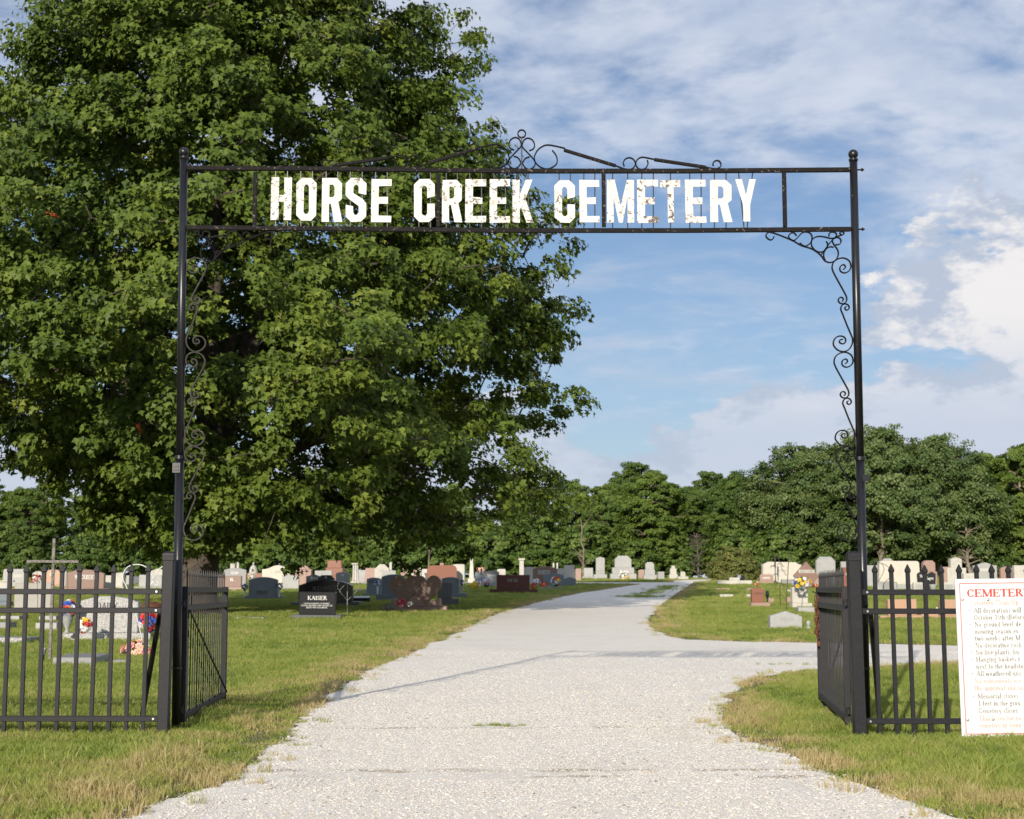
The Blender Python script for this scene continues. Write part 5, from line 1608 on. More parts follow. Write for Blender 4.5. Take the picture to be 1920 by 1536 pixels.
def lump(name, label, cat, px, py, wpx, hpx, mat, seed=1):
    g = gnd(px, py)
    s__ = at(px + 1, py, g.y).x - at(px, py, g.y).x
    bm = bmesh.new()
    bmesh.ops.create_icosphere(bm, subdivisions=3, radius=1)
    for v in bm.verts:
        n_ = 1 + 0.22 * mnoise.noise(v.co * 1.6 + Vector((seed, 0, 0))) + 0.08 * mnoise.noise(v.co * 5)
        v.co = Vector((v.co.x * wpx / 2 * s__ * n_, v.co.y * wpx / 2.4 * s__ * n_, (v.co.z * 0.5 + 0.42) * hpx * s__ * n_))
    me_ = bpy.data.meshes.new(name)
    bm.to_mesh(me_); bm.free()
    me_.materials.append(MT[mat])
    return tag(obj(name, me_, None, g), label, cat)


lump('rock', 'rounded grey field rock at the left foot of the twin-heart headstone', 'rock', 731, 1146, 20, 15, 'rock')
lump('dirt_mound', 'low mound of reddish brown earth behind the white hanger', 'mound', 285, 1142, 46, 14, 'rust', 3)
g_ = gnd(1750, 1113)
s_ = at(1751, 1113, g_.y).x - at(1750, 1113, g_.y).x
ur = tag(empty('stone_urn', g_), 'grey stone urn planter between the two white slant headstones', 'urn')
MB().lathe([(4 * s_, -0.02), (4 * s_, 0.03), (1.8 * s_, 0.06), (2.0 * s_, 0.10), (6.2 * s_, 0.2), (7.0 * s_, 0.33), (7.2 * s_, 0.36), (6.0 * s_, 0.36)], 16).build('bowl', MT['vase_gray'], ur, smooth=True)
# small white resting animal figure on the peach block
g_ = gnd(1745, 1160)
W_ = at(1754, 1145.5, g_.y + 0.16)
s_ = at(1755, 1145.5, g_.y).x - at(1754, 1145.5, g_.y).x
an = tag(empty('animal_figure', W_), 'tiny white lying animal figure on the low peach granite block', 'statue')
bmx = MB()
bmx.tube([(-5 * s_, 0, 1.6 * s_), (-3 * s_, 0, 2.2 * s_), (0, 0, 2.0 * s_), (2 * s_, 0, 3.2 * s_), (3.2 * s_, -0.5 * s_, 5.4 * s_), (4.6 * s_, -0.8 * s_, 5.6 * s_)], [1.2 * s_, 2.0 * s_, 1.9 * s_, 1.9 * s_, 1.4 * s_, 0.7 * s_], 10)
bmx.tube([(2.5 * s_, -1.2 * s_, 0.6 * s_), (6 * s_, -1.2 * s_, 0.5 * s_)], 0.7 * s_, 6).tube([(-4 * s_, -1.4 * s_, 0.6 * s_), (-1 * s_, -1.6 * s_, 0.5 * s_)], 0.8 * s_, 6).tube([(3.0 * s_, -0.6 * s_, 6.4 * s_), (2.8 * s_, -0.6 * s_, 8.0 * s_)], [0.5 * s_, 0.1 * s_], 6)
bmx.build('body', MT['white_paint'], an, smooth=True)

# ================================================================== trees
def leaf_mesh(name, C, Nrm, Tip, size, tint, mat, shape='maple'):
    """one mesh of many leaves; C centres, Nrm unit normals, Tip unit tip directions"""
    n = len(C)
    if shape == 'maple':
        L2 = np.array([(0, -.45, 0), (-.52, -.02, .10), (-.20, .10, 0), (0, .62, -.06), (.20, .10, 0), (.52, -.02, .10)])
        tri = np.array([(0, 2, 1), (0, 3, 2), (0, 4, 3), (0, 5, 4)])
    else:
        L2 = np.array([(0, -.5, 0), (-.42, .0, .12), (.05, .55, -.05), (.45, .08, .12)])
        tri = np.array([(0, 2, 1), (0, 3, 2)])
    k = len(L2)
    B = np.cross(Tip, Nrm)
    B /= np.linalg.norm(B, axis=1, keepdims=True) + 1e-9
    V = C[:, None, :] + size[:, None, None] * (L2[None, :, 0, None] * B[:, None, :] + L2[None, :, 1, None] * Tip[:, None, :] + L2[None, :, 2, None] * Nrm[:, None, :])
    V = V.reshape(-1, 3).astype(np.float32)
    F = (tri[None] + (np.arange(n) * k)[:, None, None]).reshape(-1)
    me = bpy.data.meshes.new(name)
    me.vertices.add(len(V))
    me.vertices.foreach_set('co', V.ravel())
    nt = n * len(tri)
    me.loops.add(nt * 3)
    me.loops.foreach_set('vertex_index', F.astype(np.int32))
    me.polygons.add(nt)
    me.polygons.foreach_set('loop_start', np.arange(0, nt * 3, 3, dtype=np.int32))
    me.update(calc_edges=True)
    a_ = me.attributes.new('tint', 'FLOAT', 'POINT')
    a_.data.foreach_set('value', np.repeat(tint, k).astype(np.float32))
    me.materials.append(mat)
    return me


def unit(v):
    return v / (np.linalg.norm(v, axis=-1, keepdims=True) + 1e-9)


def crown(R, zlo, zhi, rngn, n_bough, per_bough, per_clump, bough_r, clump_r, leaf, mat, shape='maple', inner=0.3, flat=0.42, up=0.55, out=0.55, name='crown', warm=None, zpow=None, tint_mu=0.45, tvar=0.11):
    """foliage: boughs set on and inside the envelope R(z, ang), each a flattened spray of leafy clumps"""
    zz_ = np.linspace(zlo, zhi, 200)
    wts = np.maximum(R(zz_, 0 * zz_), 0.3)
    cdf = np.cumsum(wts); cdf /= cdf[-1]
    u = (np.arange(n_bough) + rngn.random(n_bough)) / n_bough
    bz = np.interp(u, cdf, zz_)
    ba = (np.arange(n_bough) * 2.399963 + rngn.normal(0, 0.35, n_bough)) % (2 * np.pi)
    is_in = rngn.random(n_bough) < inner
    rr = R(bz, ba) * np.where(is_in, rngn.uniform(0.35, 0.75, n_bough), rngn.uniform(0.80, 1.0, n_bough))
    rr = np.maximum(rr - bough_r * 0.55, 0.05)
    bc = np.stack([rr * np.cos(ba), rr * np.sin(ba), bz], 1)
    bo = np.stack([np.cos(ba), np.sin(ba), 0 * ba], 1)
    # clumps
    nb = n_bough * per_bough
    bi = np.repeat(np.arange(n_bough), per_bough)
    off = rngn.normal(0, 1, (nb, 3)) * bough_r * 0.55
    off[:, 2] *= flat
    rad = (off[:, 0] * bo[bi, 0] + off[:, 1] * bo[bi, 1])
    off[:, 2] -= 0.16 * np.maximum(rad, 0) + 0.05 * np.hypot(off[:, 0], off[:, 1])
    cc = bc[bi] + off
    cr_ = clump_r * rngn.uniform(0.6, 1.3, nb)
    # leaves
    nl = nb * per_clump
    li = np.repeat(np.arange(nb), per_clump)
    d = unit(rngn.normal(0, 1, (nl, 3)) + np.array([0, 0, 0.35]))
    rl_ = cr_[li] * rngn.random(nl) ** 0.45
    pos = cc[li] + d * rl_[:, None] * np.array([1, 1, 0.62])
    o_ = bo[bi[li]]
    nrm = unit(d * 0.45 + np.array([0, 0, up]) + o_ * out + rngn.normal(0, 0.42, (nl, 3)))
    tip = o_ * 0.5 + np.array([0, 0, -0.75]) + rngn.normal(0, 0.55, (nl, 3))
    tip = unit(tip - nrm * np.sum(tip * nrm, 1, keepdims=True))
    size = leaf * rngn.uniform(0.65, 1.25, nl)
    t_b = rngn.normal(0, tvar, n_bough)[bi[li]] + rngn.normal(0, 0.09, nb)[li]
    tint = np.clip(tint_mu + t_b + rngn.normal(0, 0.15, nl), 0.0, 0.93)
    if warm is not None:
        for (w0, wr) in warm:
            m = np.linalg.norm(pos - np.array(w0), axis=1) < wr
            m &= rngn.random(nl) < 0.55
            tint[m] = rngn.uniform(0.965, 1.0, m.sum())
    return leaf_mesh(name, pos, nrm, tip, size, tint, mat, shape), bc, cc


def limb(mb, a, b, r0, r1, rg, n=6, sag=0.12, sides=7):
    a, b = Vector(a), Vector(b)
    L = (b - a).length
    pts, rad = [], []
    for i in range(n + 1):
        t = i / n
        p_ = a.lerp(b, t)
        p_.z += math.sin(t * math.pi) * L * sag
        if 0 < i < n:
            p_ += Vector((rg.uniform(-1, 1), rg.uniform(-1, 1), rg.uniform(-1, 1))) * L * 0.025
        pts.append(p_)
        rad.append(r0 + (r1 - r0) * t)
    mb.tube(pts, rad, sides)
    return pts


# ---- the big maple
YM = 38.0
zg = float(H(-7.3, YM))
mx = at(400, 1000, YM).x
rn = np.random.default_rng(11)
ZK = np.array([1.4, 2.0, 2.9, 4.3, 5.7, 7.1, 8.0, 9.2, 10.5, 12.3, 13.8, 15.5, 17.3, 18.8, 19.9])
RK = np.array([5.4, 7.0, 7.8, 8.4, 9.3, 8.7, 8.8, 8.3, 7.3, 6.2, 6.2, 5.4, 4.3, 2.8, 0.9])


def Rmaple(z, a):
    r = np.interp(z, ZK, RK)
    low = np.clip((4.5 - z) / 1.6, 0, 1) * 5.0 * np.clip(-1.1 * np.cos(a) - 0.45 * np.sin(a) - 0.1, 0, 1)   # hem lifts on the side away from the drive
    return r * (1 + 0.07 * np.sin(3 * a + z * 0.9) + 0.05 * np.sin(7 * a - z * 1.7)) - low - np.clip((4.2 - z) / 2.2, 0, 1) * 3.2 * np.clip(-np.sin(a), 0, 1) - np.clip(z - 13.0, 0, 4) * 0.55 * np.clip(-np.cos(a), 0, 1)


mp = tag(empty('maple_tree', (mx, YM, zg)), 'huge full-crowned green maple tree overhanging the graves left of the drive', 'tree')
warm = []
for px_, py_, wr_ in ((95, 225, 0.26), (112, 325, 0.22), (150, 365, 0.24), (265, 808, 0.16), (165, 300, 0.15), (20, 130, 0.15), (100, 395, 0.18)):
    for yy_ in np.arange(YM - 9.5, YM - 2, 0.5):
        q = at(px_, py_, yy_)
        rr_ = math.hypot(q.x - mx, yy_ - YM)
        if rr_ < float(Rmaple(np.array(q.z - zg), np.array(math.atan2(yy_ - YM, q.x - mx)))) * 0.93:
            warm.append(((q.x - mx, yy_ - YM, q.z - zg), wr_))
            break
me, bc, cc = crown(lambda z, a: Rmaple(z, a), 2.0, 19.8, rn, 640, 8, 84, 1.02, 0.46, 0.150, MT['maple'], 'maple', 0.38, 0.62, 0.50, 0.60, 'crown', warm)
obj('crown', me, mp)
rg = random.Random(5)
tb = MB()
fork = Vector((-0.12, 0, 2.75))
tb.tube([(-0.4, 0, -0.2), (-0.4, 0, 0.15), (-0.38, 0, 0.6), (-0.3, 0, 1.6), fork, fork + Vector((0.1, 0, 0.8))], [0.72, 0.58, 0.50, 0.47, 0.52, 0.40], 20)
tb.build('trunk', MT['bark'], mp, smooth=True)
mains = []
for i in range(11):
    a_ = i * 2.4
    el_ = 0.45 + 0.9 * ((i * 0.37) % 1)
    L = 4.0 + 3.2 * ((i * 0.61) % 1)
    e = fork + Vector((math.cos(a_) * math.cos(el_), math.sin(a_) * math.cos(el_), math.sin(el_))) * L
    mb = MB()
    pts = limb(mb, fork + Vector((0, 0, rg.uniform(-0.2, 0.5))), e, 0.24, 0.11, rg, 7, 0.06, 9)
    mb.build('limb', MT['bark'], mp, smooth=True)
    mains += pts[2:]
e = fork + Vector((0.2, 0.1, 9.5))
mb = MB(); pts = limb(mb, fork, e, 0.30, 0.10, rg, 9, 0.0, 9); mb.build('limb', MT['bark'], mp, smooth=True); mains += pts[2:]
tw = MB()
nodes = [Vector(q) for q in mains]
for b_ in sorted(bc.tolist(), key=lambda q: math.hypot(q[0], q[1]) + abs(q[2] - 8) * 0.4):
    b_ = Vector(b_)
    rb_ = math.hypot(b_.x, b_.y)
    best = min(nodes, key=lambda q: (q - b_).length + max(0, q.z - b_.z) * 0.8 + max(0, math.hypot(q.x, q.y) - rb_) * 1.5 + rg.uniform(0, 0.5))
    L_ = (best - b_).length
    q_ = limb(tw, best, b_ + Vector((0, 0, -0.1)), 0.018 + 0.009 * L_, 0.010, rg, 6, 0.09, 5)
    nodes += q_[3:]
for c in cc[::3]:
    bidx = int(np.argmin(np.linalg.norm(bc - c, axis=1)))
    limb(tw, bc[bidx], c, 0.014, 0.006, rg, 2, 0.0, 4)
tw.build('branches', MT['bark'], mp)

# ---- woodland behind: prototypes, then individual copies
def proto(kind, seed, h, r, leafm, nb_, pc, leaf, bark, trunk_h, lay=0.35, skew=0.0):
    rn_ = np.random.default_rng(seed)
    rg_ = random.Random(seed)
    z0 = trunk_h
    def Rr(z, a):
        t = np.clip((z - z0) / (h - z0), 0, 1)
        base = r * np.sqrt(np.clip(1 - np.abs(2 * t ** (0.8 + skew) - 0.85) ** 2.4 / 1.5, 0.02, 1))
        return base * (1 + 0.14 * np.sin(2 * a + seed) + 0.12 * np.sin(5 * a + z * 1.2 + seed))
    me_, bc_, cc_ = crown(Rr, z0, h, rn_, nb_, 6, pc, r * 0.22, r * 0.115, leaf, leafm, 'simple', 0.25, lay, 0.5, 0.6, kind + '_crown', tvar=0.2)
    tk = MB()
    top = Vector((rg_.uniform(-.4, .4), rg_.uniform(-.4, .4), h * 0.8))
    pts_ = limb(tk, (0, 0, -0.2), top, 0.028 * h, 0.008 * h, rg_, 8, 0.0, 8)
    for b_ in bc_[::2]:
        b_ = Vector(b_)
        st_ = min(pts_[2:], key=lambda q: abs(q.z - (b_.z - 0.25 * (b_ - Vector((q.x, q.y, b_.z))).length)))
        limb(tk, st_, b_, 0.007 * h, 0.002 * h, rg_, 4, 0.05, 4)
    return me_, tk.mesh(bark, kind + '_trunk', True)


PROT = [proto('ash', 21, 10.0, 3.6, MT['woodleaf'], 110, 92, 0.185, MT['bark_mid'], 1.2, 0.30),
        proto('elm', 22, 11.5, 4.2, MT['woodleaf'], 125, 92, 0.190, MT['bark_mid'], 1.0, 0.45),
        proto('locust', 23, 9.5, 3.4, MT['woodleaf_light'], 110, 90, 0.180, MT['bark_pale'], 1.6, 0.25),
        proto('hickory', 24, 12.5, 4.0, MT['woodleaf'], 120, 92, 0.195, MT['bark_pale'], 0.8, 0.4, 0.2),
        proto('oak', 25, 11.6, 5.6, MT['woodleaf_gray'], 170, 92, 0.190, MT['bark_pale'], 1.8, 0.55, -0.1),
        proto('shrub', 26, 3.4, 2.4, MT['woodleaf'], 50, 40, 0.19, MT['bark_mid'], 0.1, 0.6)]


def put_tree(name, pi, x, y, sc, rz, label, group=None, cat='tree', sz=1.0):
    r_ = tag(empty(name, (x, y, float(H(x, y)) - 0.05), rz), label, cat, group)
    r_.scale = (sc, sc, sc * sz)
    obj('crown', PROT[pi][0], r_)
    obj('trunk', PROT[pi][1], r_)
    return r_


WG = 'trees of the wood behind the cemetery'
WL3 = ['dark green tree in the front rank of the wood behind the gravestones', 'dark green tree in the middle of the wood behind the gravestones', 'tall dark green tree whose top makes the skyline of the wood']
WL2 = ['lighter green layered tree in the front rank of the wood', 'lighter green layered tree in the middle of the wood', 'lighter green tree whose top makes the skyline of the wood']
rg = random.Random(77)


def skyline(px):
    """height of the wood's edge against the sky, read off the photograph (pixel row)"""
    return float(np.interp(px, [-200, 0, 300, 1000, 1080, 1130, 1260, 1320, 1400, 1480, 1540, 1800, 1830, 1860, 1920, 2200], [880, 880, 900, 915, 893, 878, 880, 872, 866, 872, 868, 850, 842, 838, 842, 850]))


for row, (yd, sp_, dh) in enumerate(((114, 5.4, 50), (121, 5.6, 24), (130, 5.6, 0))):
    x_ = -58 - row * 2.0
    while x_ < 60:
        y_ = yd + rg.uniform(-2.2, 2.2)
        xx = x_ + rg.uniform(-1.2, 1.2)
        px_ = 960 + FPX * xx / y_
        topz = at(px_, skyline(px_) + dh + rg.uniform(-10, 22), y_).z - float(H(xx, y_))
        pi = rg.choice([0, 1, 2, 3, 0, 2]) if row < 2 else rg.choice([1, 3, 2, 0])
        hh = [10.0, 11.5, 9.5, 12.5][pi]
        sc = max(0.55, min(1.35, topz / hh))
        if not (row == 0 and 1490 < px_ < 1790):
            put_tree('woodland_tree', pi, xx, y_, sc * rg.uniform(0.96, 1.04), rg.uniform(0, 6.28), (WL3 if pi != 2 else WL2)[row], WG, sz=rg.uniform(0.95, 1.05))
        x_ += sp_
x_ = -56
while x_ < 56:
    y_ = 109.5 + rg.uniform(-1.5, 2.0)
    if not (16 < x_ < 30 and False):
        put_tree('undergrowth_shrub', 5, x_, y_, rg.uniform(0.7, 1.25), rg.uniform(0, 6.28), 'leafy undergrowth shrub at the foot of the wood', 'shrubs along the wood edge', 'shrub')
    x_ += rg.uniform(2.8, 4.0)
q = at(1650, 1086, 107)
put_tree('oak_tree', 4, q.x, 107, (at(1650, 800, 107).z - float(H(q.x, 107))) / 11.9, 0.6, 'large rounded grey-green oak tree standing out before the wood, behind the arch post')
q = at(1520, 1086, 110)
put_tree('oak_tree', 4, q.x, 110.5, 0.80, 2.4, 'lower spreading oak tree left of the largest oak')
q = at(1765, 1086, 109)
put_tree('oak_tree', 4, q.x, 109.5, 0.84, 4.1, 'lower spreading oak tree right of the largest oak')
q = at(1925, 1086, 112)
put_tree('pale_tree', 2, q.x, 112, 0.98, 1.0, 'bright yellow-green tree at the edge of the view beyond the notice board')
q = at(1225, 1086, 111)
put_tree('pale_tree', 2, q.x, 111.5, 0.80, 1.9, 'bright yellow-green tree in the wood behind the largest pale monument')

# round bush right of the drive
g_ = gnd(1383, 1089)
rn_ = np.random.default_rng(9)
bw_ = (at(1432, 1089, g_.y).x - at(1336, 1089, g_.y).x) / 2
bh_ = at(1383, 1033, g_.y).z - g_.z
bush = tag(empty('round_bush', g_ + Vector((0, bw_ * 0.9, 0))), 'wide rounded olive-green bush standing alone right of the drive', 'bush')
me_, bc_, cc_ = crown(lambda z, a: bw_ * np.sqrt(np.clip(1 - np.clip((z - bh_ * 0.3) / (bh_ * 0.72), -0.55, 1) ** 2, 0.02, 1)) * (1 + 0.05 * np.sin(5 * a)), 0.08, bh_, rn_, 110, 6, 36, 0.42, 0.24, 0.115, MT['bushleaf'], 'simple', 0.3, 0.7, 0.55, 0.5)
obj('crown', me_, bush)
mb = MB()
for b_ in bc_[::2]:
    limb(mb, (rg.uniform(-.2, .2), rg.uniform(-.2, .2), -0.1), b_, 0.03, 0.008, rg, 4, 0.02, 5)
mb.build('trunk', MT['bark_mid'], bush)


def bare_tree(label, px, pyb, pyt, y, r0, n, seed, spread=0.5, bark='bark_pale'):
    rgx = random.Random(seed)
    b = at(px, pyb, y)
    z_ = float(H(b.x, y))
    h = at(px, pyt, y).z - z_
    root = tag(empty('bare_tree', (b.x, y, z_)), label, 'tree')
    mb = MB()
    pts = limb(mb, (0, 0, -0.1), (rgx.uniform(-.3, .3), 0, h), r0, r0 * 0.25, rgx, 8, 0, 7)
    mb.build('trunk', MT[bark], root, smooth=True)
    mb = MB()
    for i in range(n):
        p_ = pts[rgx.randint(1, len(pts) - 2)]
        a_ = rgx.uniform(0, 6.28)
        L = h * rgx.uniform(0.12, 0.36)
        e = p_ + Vector((math.cos(a_) * spread, math.sin(a_) * spread, rgx.uniform(0.1, 0.8))).normalized() * L
        q_ = limb(mb, p_, e, r0 * 0.35, r0 * 0.08, rgx, 4, 0.05, 5)
        for _ in range(3):
            m_ = q_[rgx.randint(1, 3)]
            limb(mb, m_, m_ + Vector((rgx.uniform(-1, 1), rgx.uniform(-1, 1), rgx.uniform(-.4, .9))) * L * 0.4, r0 * 0.1, r0 * 0.03, rgx, 2, 0, 4)
    mb.build('branches', MT[bark], root)
    return root


bare_tree('slender pale bare trunk rising beside the square pale headstone', 1094, 1086, 975, 103, 0.085, 10, 3, 0.4)
bare_tree('dead brown-twigged sapling where the drive meets the wood', 1312, 1089, 1000, 104, 0.10, 46, 4, 0.9, 'bark_mid')
bare_tree('pale forked bare trunk behind the stones under the oak', 1655, 1086, 930, 104.5, 0.17, 12, 6, 0.6)
bare_tree('pale bare trunk with hanging dead branches right of the oak', 1818, 1087, 985, 104.5, 0.17, 26, 8, 0.9)
bare_tree('pair of pale bare stems seen under the maple crown', 806, 1088, 1008, 104, 0.08, 5, 9, 0.3)
# ================================================================== grass, gravel and leaf litter (stuff)
def tuft_mesh(seed, n, h, spread, w, lean, name):
    rg_ = random.Random(seed)
    V, F = [], []
    for _ in range(n):
        a_ = rg_.uniform(0, 6.28)
        r_ = spread * math.sqrt(rg_.random())
        x_, y_ = r_ * math.cos(a_), r_ * math.sin(a_)
        hh = h * rg_.uniform(0.5, 1.15)
        la, lm = rg_.uniform(0, 6.28), lean * rg_.uniform(0.2, 1.2) * hh
        fa = rg_.uniform(0, 6.28)
        wx, wy = math.cos(fa) * w / 2, math.sin(fa) * w / 2
        dx_, dy_ = math.cos(la) * lm, math.sin(la) * lm
        b = len(V)
        V += [(x_ - wx, y_ - wy, -0.01), (x_ + wx, y_ + wy, -0.01), (x_ - wx * .8 + dx_ * .35, y_ - wy * .8 + dy_ * .35, hh * .55), (x_ + wx * .8 + dx_ * .35, y_ + wy * .8 + dy_ * .35, hh * .55), (x_ + dx_, y_ + dy_, hh)]
        F += [(b, b + 1, b + 3, b + 2), (b + 2, b + 3, b + 4)]
    me_ = bpy.data.meshes.new(name)
    me_.from_pydata(V, [], F)
    return me_


def grass_material():
    m, T = mat_new('grass_blade')
    t = T.n('ShaderNodeAttribute', attribute_name='tint', attribute_type='INSTANCER').outputs['Fac']
    rnd = T.n('ShaderNodeObjectInfo').outputs['Random']
    t = T.math('ADD', t, T.math('MULTIPLY', T.math('SUBTRACT', rnd, 0.5), 0.18))
    cr = T.n('ShaderNodeValToRGB')
    e = cr.color_ramp.elements
    e[0].position, e[0].color = 0.0, (0.095, 0.155, 0.028, 1)
    e[1].position, e[1].color = 1.0, (0.50, 0.40, 0.21, 1)
    for q_, c in ((0.3, (0.225, 0.29, 0.054)), (0.55, (0.325, 0.36, 0.084)), (0.78, (0.38, 0.345, 0.13))):
        e.new(q_).color = (*c, 1)
    T.put(cr.inputs[0], t)
    c = cr.outputs[0]
    finish(T, c, 0.5, None, 0, 0.35, (0.35, T.mix(1.0, c, (1.25, 1.2, 0.7), 'MULTIPLY')))
    return m


MT['grass'] = grass_material()


def pebble_material():
    m, T = mat_new('limestone_chip')
    rnd = T.n('ShaderNodeObjectInfo').outputs['Random']
    t = T.n('ShaderNodeAttribute', attribute_name='tint', attribute_type='INSTANCER').outputs['Fac']
    c = T.mix(t, (0.51, 0.475, 0.425), (0.69, 0.65, 0.595))
    c = T.mix(T.step(rnd, 0.90, 0.93), c, (0.52, 0.43, 0.31))
    c = T.mix(T.step(rnd, 0.965, 0.975), c, (0.22, 0.21, 0.20))
    finish(T, c, 0.85, None, 0, 0.25)
    return m


MT['pebble'] = pebble_material()


def scatter(name, label, P, scale, rot, tint, sources, pick):
    me_ = bpy.data.meshes.new(name)
    me_.vertices.add(len(P))
    me_.vertices.foreach_set('co', np.ascontiguousarray(P, dtype=np.float32).ravel())
    for nm, typ, arr, key in (('scl', 'FLOAT_VECTOR', scale, 'vector'), ('rot', 'FLOAT_VECTOR', rot, 'vector'), ('tint', 'FLOAT', tint, 'value'), ('pick', 'INT', pick, 'value')):
        a_ = me_.attributes.new(nm, typ, 'POINT')
        a_.data.foreach_set(key, np.ascontiguousarray(arr, dtype=np.int32 if typ == 'INT' else np.float32).ravel())
    me_.update()
    o = tag(obj(name, me_), label, None, None, 'stuff')
    col_ = bpy.data.collections.new(name + '_source')
    for i, s_ in enumerate(sources):
        so = bpy.data.objects.new('%s_piece_%02d' % (name, i), s_)
        col_.objects.link(so)
    ng = bpy.data.node_groups.new(name + '_scatter', 'GeometryNodeTree')
    ng.interface.new_socket('Geometry', in_out='INPUT', socket_type='NodeSocketGeometry')
    ng.interface.new_socket('Geometry', in_out='OUTPUT', socket_type='NodeSocketGeometry')
    N = ng.nodes
    gi, go = N.new('NodeGroupInput'), N.new('NodeGroupOutput')
    ip = N.new('GeometryNodeInstanceOnPoints')
    ci = N.new('GeometryNodeCollectionInfo')
    ci.inputs['Collection'].default_value = col_
    ci.inputs['Separate Children'].default_value = True
    ci.inputs['Reset Children'].default_value = True

    def na(nm, typ):
        q_ = N.new('GeometryNodeInputNamedAttribute')
        q_.data_type = typ
        q_.inputs[0].default_value = nm
        return q_.outputs[0]

    Lk = ng.links.new
    Lk(gi.outputs[0], ip.inputs['Points'])
    Lk(ci.outputs[0], ip.inputs['Instance'])
    ip.inputs['Pick Instance'].default_value = True
    Lk(na('pick', 'INT'), ip.inputs['Instance Index'])
    Lk(na('rot', 'FLOAT_VECTOR'), ip.inputs['Rotation'])
    Lk(na('scl', 'FLOAT_VECTOR'), ip.inputs['Scale'])
    Lk(ip.outputs[0], go.inputs[0])
    md = o.modifiers.new('scatter', 'NODES')
    md.node_group = ng
    return o


tufts = [tuft_mesh(i, 26, 0.062, 0.06, 0.0048, 0.65, 'tuft') for i in range(4)] + [tuft_mesh(20 + i, 22, 0.12, 0.05, 0.0055, 0.9, 'long_tuft') for i in range(2)]
for t_m in tufts:
    t_m.materials.append(MT['grass'])
rn = np.random.default_rng(3)
pts, scl, tin, pk = [], [], [], []


def fbm(x_, y_, f, s=0.0):
    return np.array([mnoise.noise(Vector((a * f, b * f, s))) for a, b in zip(x_, y_)])


for (d0, d1, dens, k_) in ((5.4, 9, 300, 1.0), (9, 14, 250, 1.0), (14, 22, 150, 1.12), (22, 34, 85, 1.3), (34, 55, 34, 1.7), (55, 100, 9, 2.5)):
    hw = lambda d: (0.44 * d + 1.8 if d1 < 30 else 0.40 * d + 1.5)
    area = (d1 - d0) * 2 * hw((d0 + d1) / 2)
    n = int(area * dens)
    y_ = np.sqrt(rn.random(n) * (d1 ** 2 - d0 ** 2) + d0 ** 2)
    x_ = (rn.random(n) * 2 - 1) * hw(y_)
    P = np.stack([x_, y_], 1)
    ins = inside(P, POLY)
    ed = edge_dist(P, CPOLY)
    strays = ins & (ed < 0.2) & (rn.random(n) < 0.05)
    keep = (~ins) | strays
    thin = (~ins) & (ed < 0.30) & (rn.random(n) < 0.45)
    keep &= ~thin
    P, ed, ins = P[keep], ed[keep], ins[keep]
    n = len(P)
    big = fbm(P[:, 0], P[:, 1], 0.45)
    sml = fbm(P[:, 0], P[:, 1], 2.2, 5)
    dry = np.clip(1 - ed / np.where(P[:, 0] < 0.3 * P[:, 1] * 0.5, 1.15, 0.7), 0, 1)
    straw_p = np.clip(fbm(P[:, 0], P[:, 1], 1.1, 21) * 2.6 - 0.75, 0, 1) * (P[:, 1] < 13)
    t = 0.38 + 0.22 * big + 0.20 * sml + 0.38 * straw_p + 0.08 * (P[:, 1] < 8.6) * (P[:, 0] < 0) + 0.62 * dry * np.clip(0.7 + sml * 1.8, 0, 1) + rn.normal(0, 0.10, n)
    straw = rn.random(n) < 0.05
    t[straw] += 0.35
    h = (0.80 + 0.45 * sml + 0.2 * big) * (1 - 0.35 * dry * (rn.random(n) < 0.6)) * np.where(P[:, 1] < 12, 1.15, 1.0)
    lk_ = (rn.random(n) < np.clip(0.02 + 0.25 * sml, 0, 0.22)) & (P[:, 1] < 10.2)
    h = np.where((P[:, 1] > 9.7) & (P[:, 1] < 11.0), h * 0.6, h)
    pts.append(np.column_stack([P, H(P[:, 0], P[:, 1])]))
    hz = np.clip(h, 0.35, 1.6) * (1.0 if k_ < 1.2 else k_ ** 0.35) * rn.uniform(0.8, 1.2, n)
    scl.append(np.column_stack([np.full(n, k_), np.full(n, k_), hz]))
    tin.append(np.clip(t, 0.02, 1))
    pk.append(np.where(lk_, rn.integers(4, 6, n), rn.integers(0, 4, n)))
# long uncut tufts round posts and stone bases; weeds on the crown of the drive
extra = []
for px_, py_, n, sx_, sy_, k_ in ((310, 1366, 22, 0.10, 0.06, 1), (1612, 1374, 22, 0.10, 0.06, 1), (365, 1350, 50, 0.22, 0.12, 1), (1575, 1366, 30, 0.15, 0.08, 1), (930, 1363, 26, 0.09, 0.05, 0), (1500, 1246, 14, 0.35, 0.06, 0), (645, 1462, 0, .1, .1, 0)):
    g = gnd(px_, py_)
    for _ in range(n):
        extra.append((g.x + rn.normal(0, sx_), g.y + rn.normal(0, sy_), k_))
a_, b_ = gnd(1192, 1119), gnd(1262, 1099)
for _ in range(260):
    t = rn.random() ** 0.8
    q = a_.lerp(b_, t)
    extra.append((q.x + rn.normal(0, 0.22), q.y + rn.normal(0, 1.2), 2))
a_ = gnd(1195, 1119)
for px_, py_ in ((1185, 1119), (1210, 1119)):
    g = gnd(px_, py_)
    for _ in range(50):
        extra.append((g.x + rn.normal(0, 0.35), g.y + rn.normal(0, 0.7), 2))
E = np.array(extra)
n = len(E)
pts.append(np.column_stack([E[:, :2], H(E[:, 0], E[:, 1])]))
kk = np.where(E[:, 2] == 2, 1.8, np.where(E[:, 2] == 1, 1.0, 0.55))
scl.append(np.column_stack([kk, kk, np.where(E[:, 2] == 0, 0.45, np.where(E[:, 2] == 2, 0.9, 0.7)) * rn.uniform(.7, 1.3, n)]))
tin.append(np.clip(0.32 + rn.normal(0, 0.15, n), 0, 1))
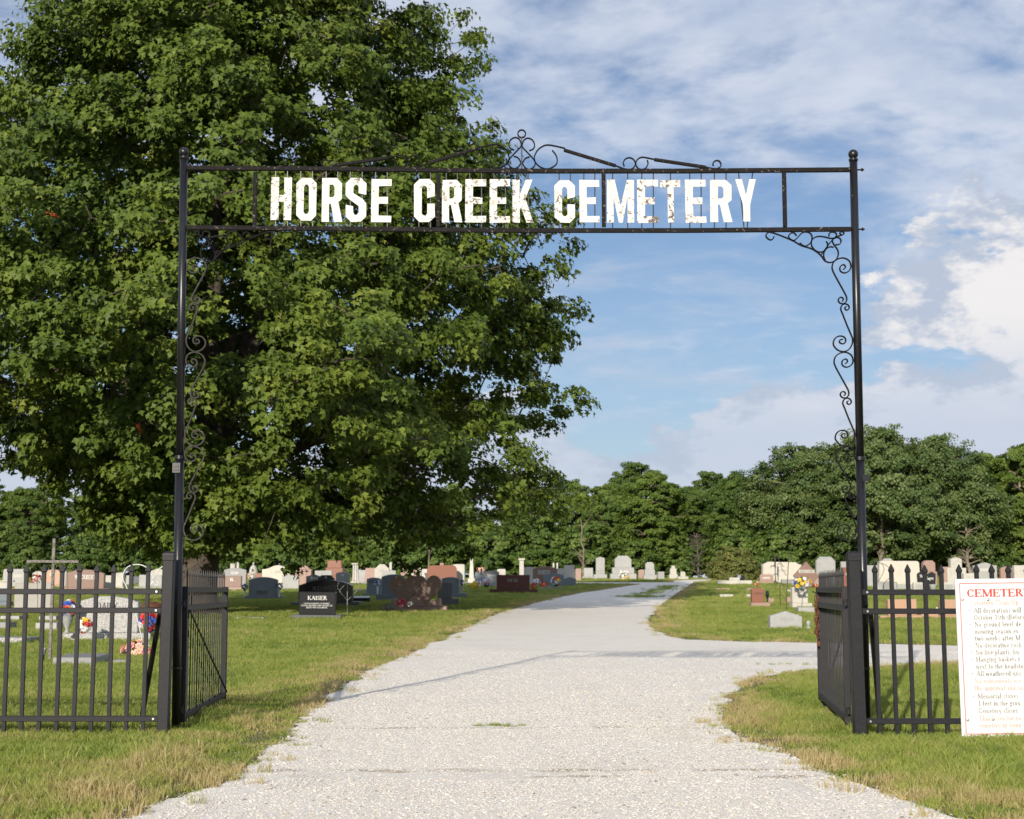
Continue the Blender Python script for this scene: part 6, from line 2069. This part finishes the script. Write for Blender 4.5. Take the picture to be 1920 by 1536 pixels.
pk.append(np.where(E[:, 2] == 1, rn.integers(4, 6, n), rn.integers(0, 4, n)))
P, S, Tn, K = np.concatenate(pts), np.concatenate(scl), np.concatenate(tin), np.concatenate(pk)
R3 = np.column_stack([rn.normal(0, 0.10, len(P)), rn.normal(0, 0.10, len(P)), rn.random(len(P)) * 6.283])
scatter('lawn_grass', 'mown grass blades of the cemetery lawn with dry straw along the drive', P, S, R3, Tn, tufts, K)

# loose limestone chips on the near drive
def chip(seed):
    rg_ = random.Random(seed)
    bm = bmesh.new()
    bmesh.ops.create_icosphere(bm, subdivisions=1, radius=1)
    for v in bm.verts:
        v.co = Vector((v.co.x * rg_.uniform(.7, 1.2), v.co.y * rg_.uniform(.6, 1.0), v.co.z * rg_.uniform(.28, .5)))
    me_ = bpy.data.meshes.new('chip')
    bm.to_mesh(me_); bm.free()
    me_.materials.append(MT['pebble'])
    return me_


chips = [chip(i) for i in range(5)]
pts, scl = [], []
for d0, d1, dens in ((4.6, 7, 3300), (7, 9, 3000), (9, 11, 2500), (11, 13, 1900), (13, 15, 1350), (15, 18, 800), (18, 22, 350)):
    hw = 0.36 * d1 + 0.6
    n = int((d1 - d0) * 2 * hw * dens)
    y_ = d0 + rn.random(n) * (d1 - d0)
    x_ = (rn.random(n) * 2 - 1) * hw
    P = np.stack([x_, y_], 1)
    near_ = inside(P, CPOLY)
    ed = edge_dist(P, CPOLY)
    keep = near_ | ((ed < 0.22) & (rn.random(n) < 0.25 * np.exp(-ed / 0.08)))
    wob_ = fbm(P[:, 0], P[:, 1], 0.9, 4) * 0.22 + fbm(P[:, 0], P[:, 1], 5.0, 6) * 0.06
    for yy_, ww_, lim_ in ((8.62, 0.045, -0.02), (11.15, 0.05, 0.08), (8.3, 0.12, 0.2), (13.6, 0.3, 0.25)):
        keep &= ~((np.abs(P[:, 1] + wob_ - yy_) < ww_) & (fbm(P[:, 0], P[:, 1], 0.8, yy_) > lim_) & (rn.random(n) < 0.7))
    P = P[keep]
    n = len(P)
    s = np.exp(rn.normal(math.log(0.0047), 0.36, n)) * (1.0 if d0 < 11 else 1.12)
    und = 0.012 * np.array([mnoise.noise(Vector((a * 0.8, b * 0.8, 9))) for a, b in P]) * (edge_dist(P, CPOLY) > 0.3)
    z = H(P[:, 0], P[:, 1]) + 0.006 + np.maximum(und, und * 0.9) + s * 0.15
    pts.append(np.column_stack([P, z]))
    scl.append(np.column_stack([s, s, s]))
P, S = np.concatenate(pts), np.concatenate(scl)
scatter('loose_gravel', 'loose pale limestone chips lying on the drive', P, S, rn.random((len(P), 3)) * np.array([0.35, 0.35, 6.28]), rn.random(len(P)), chips, rn.integers(0, 5, len(P)))
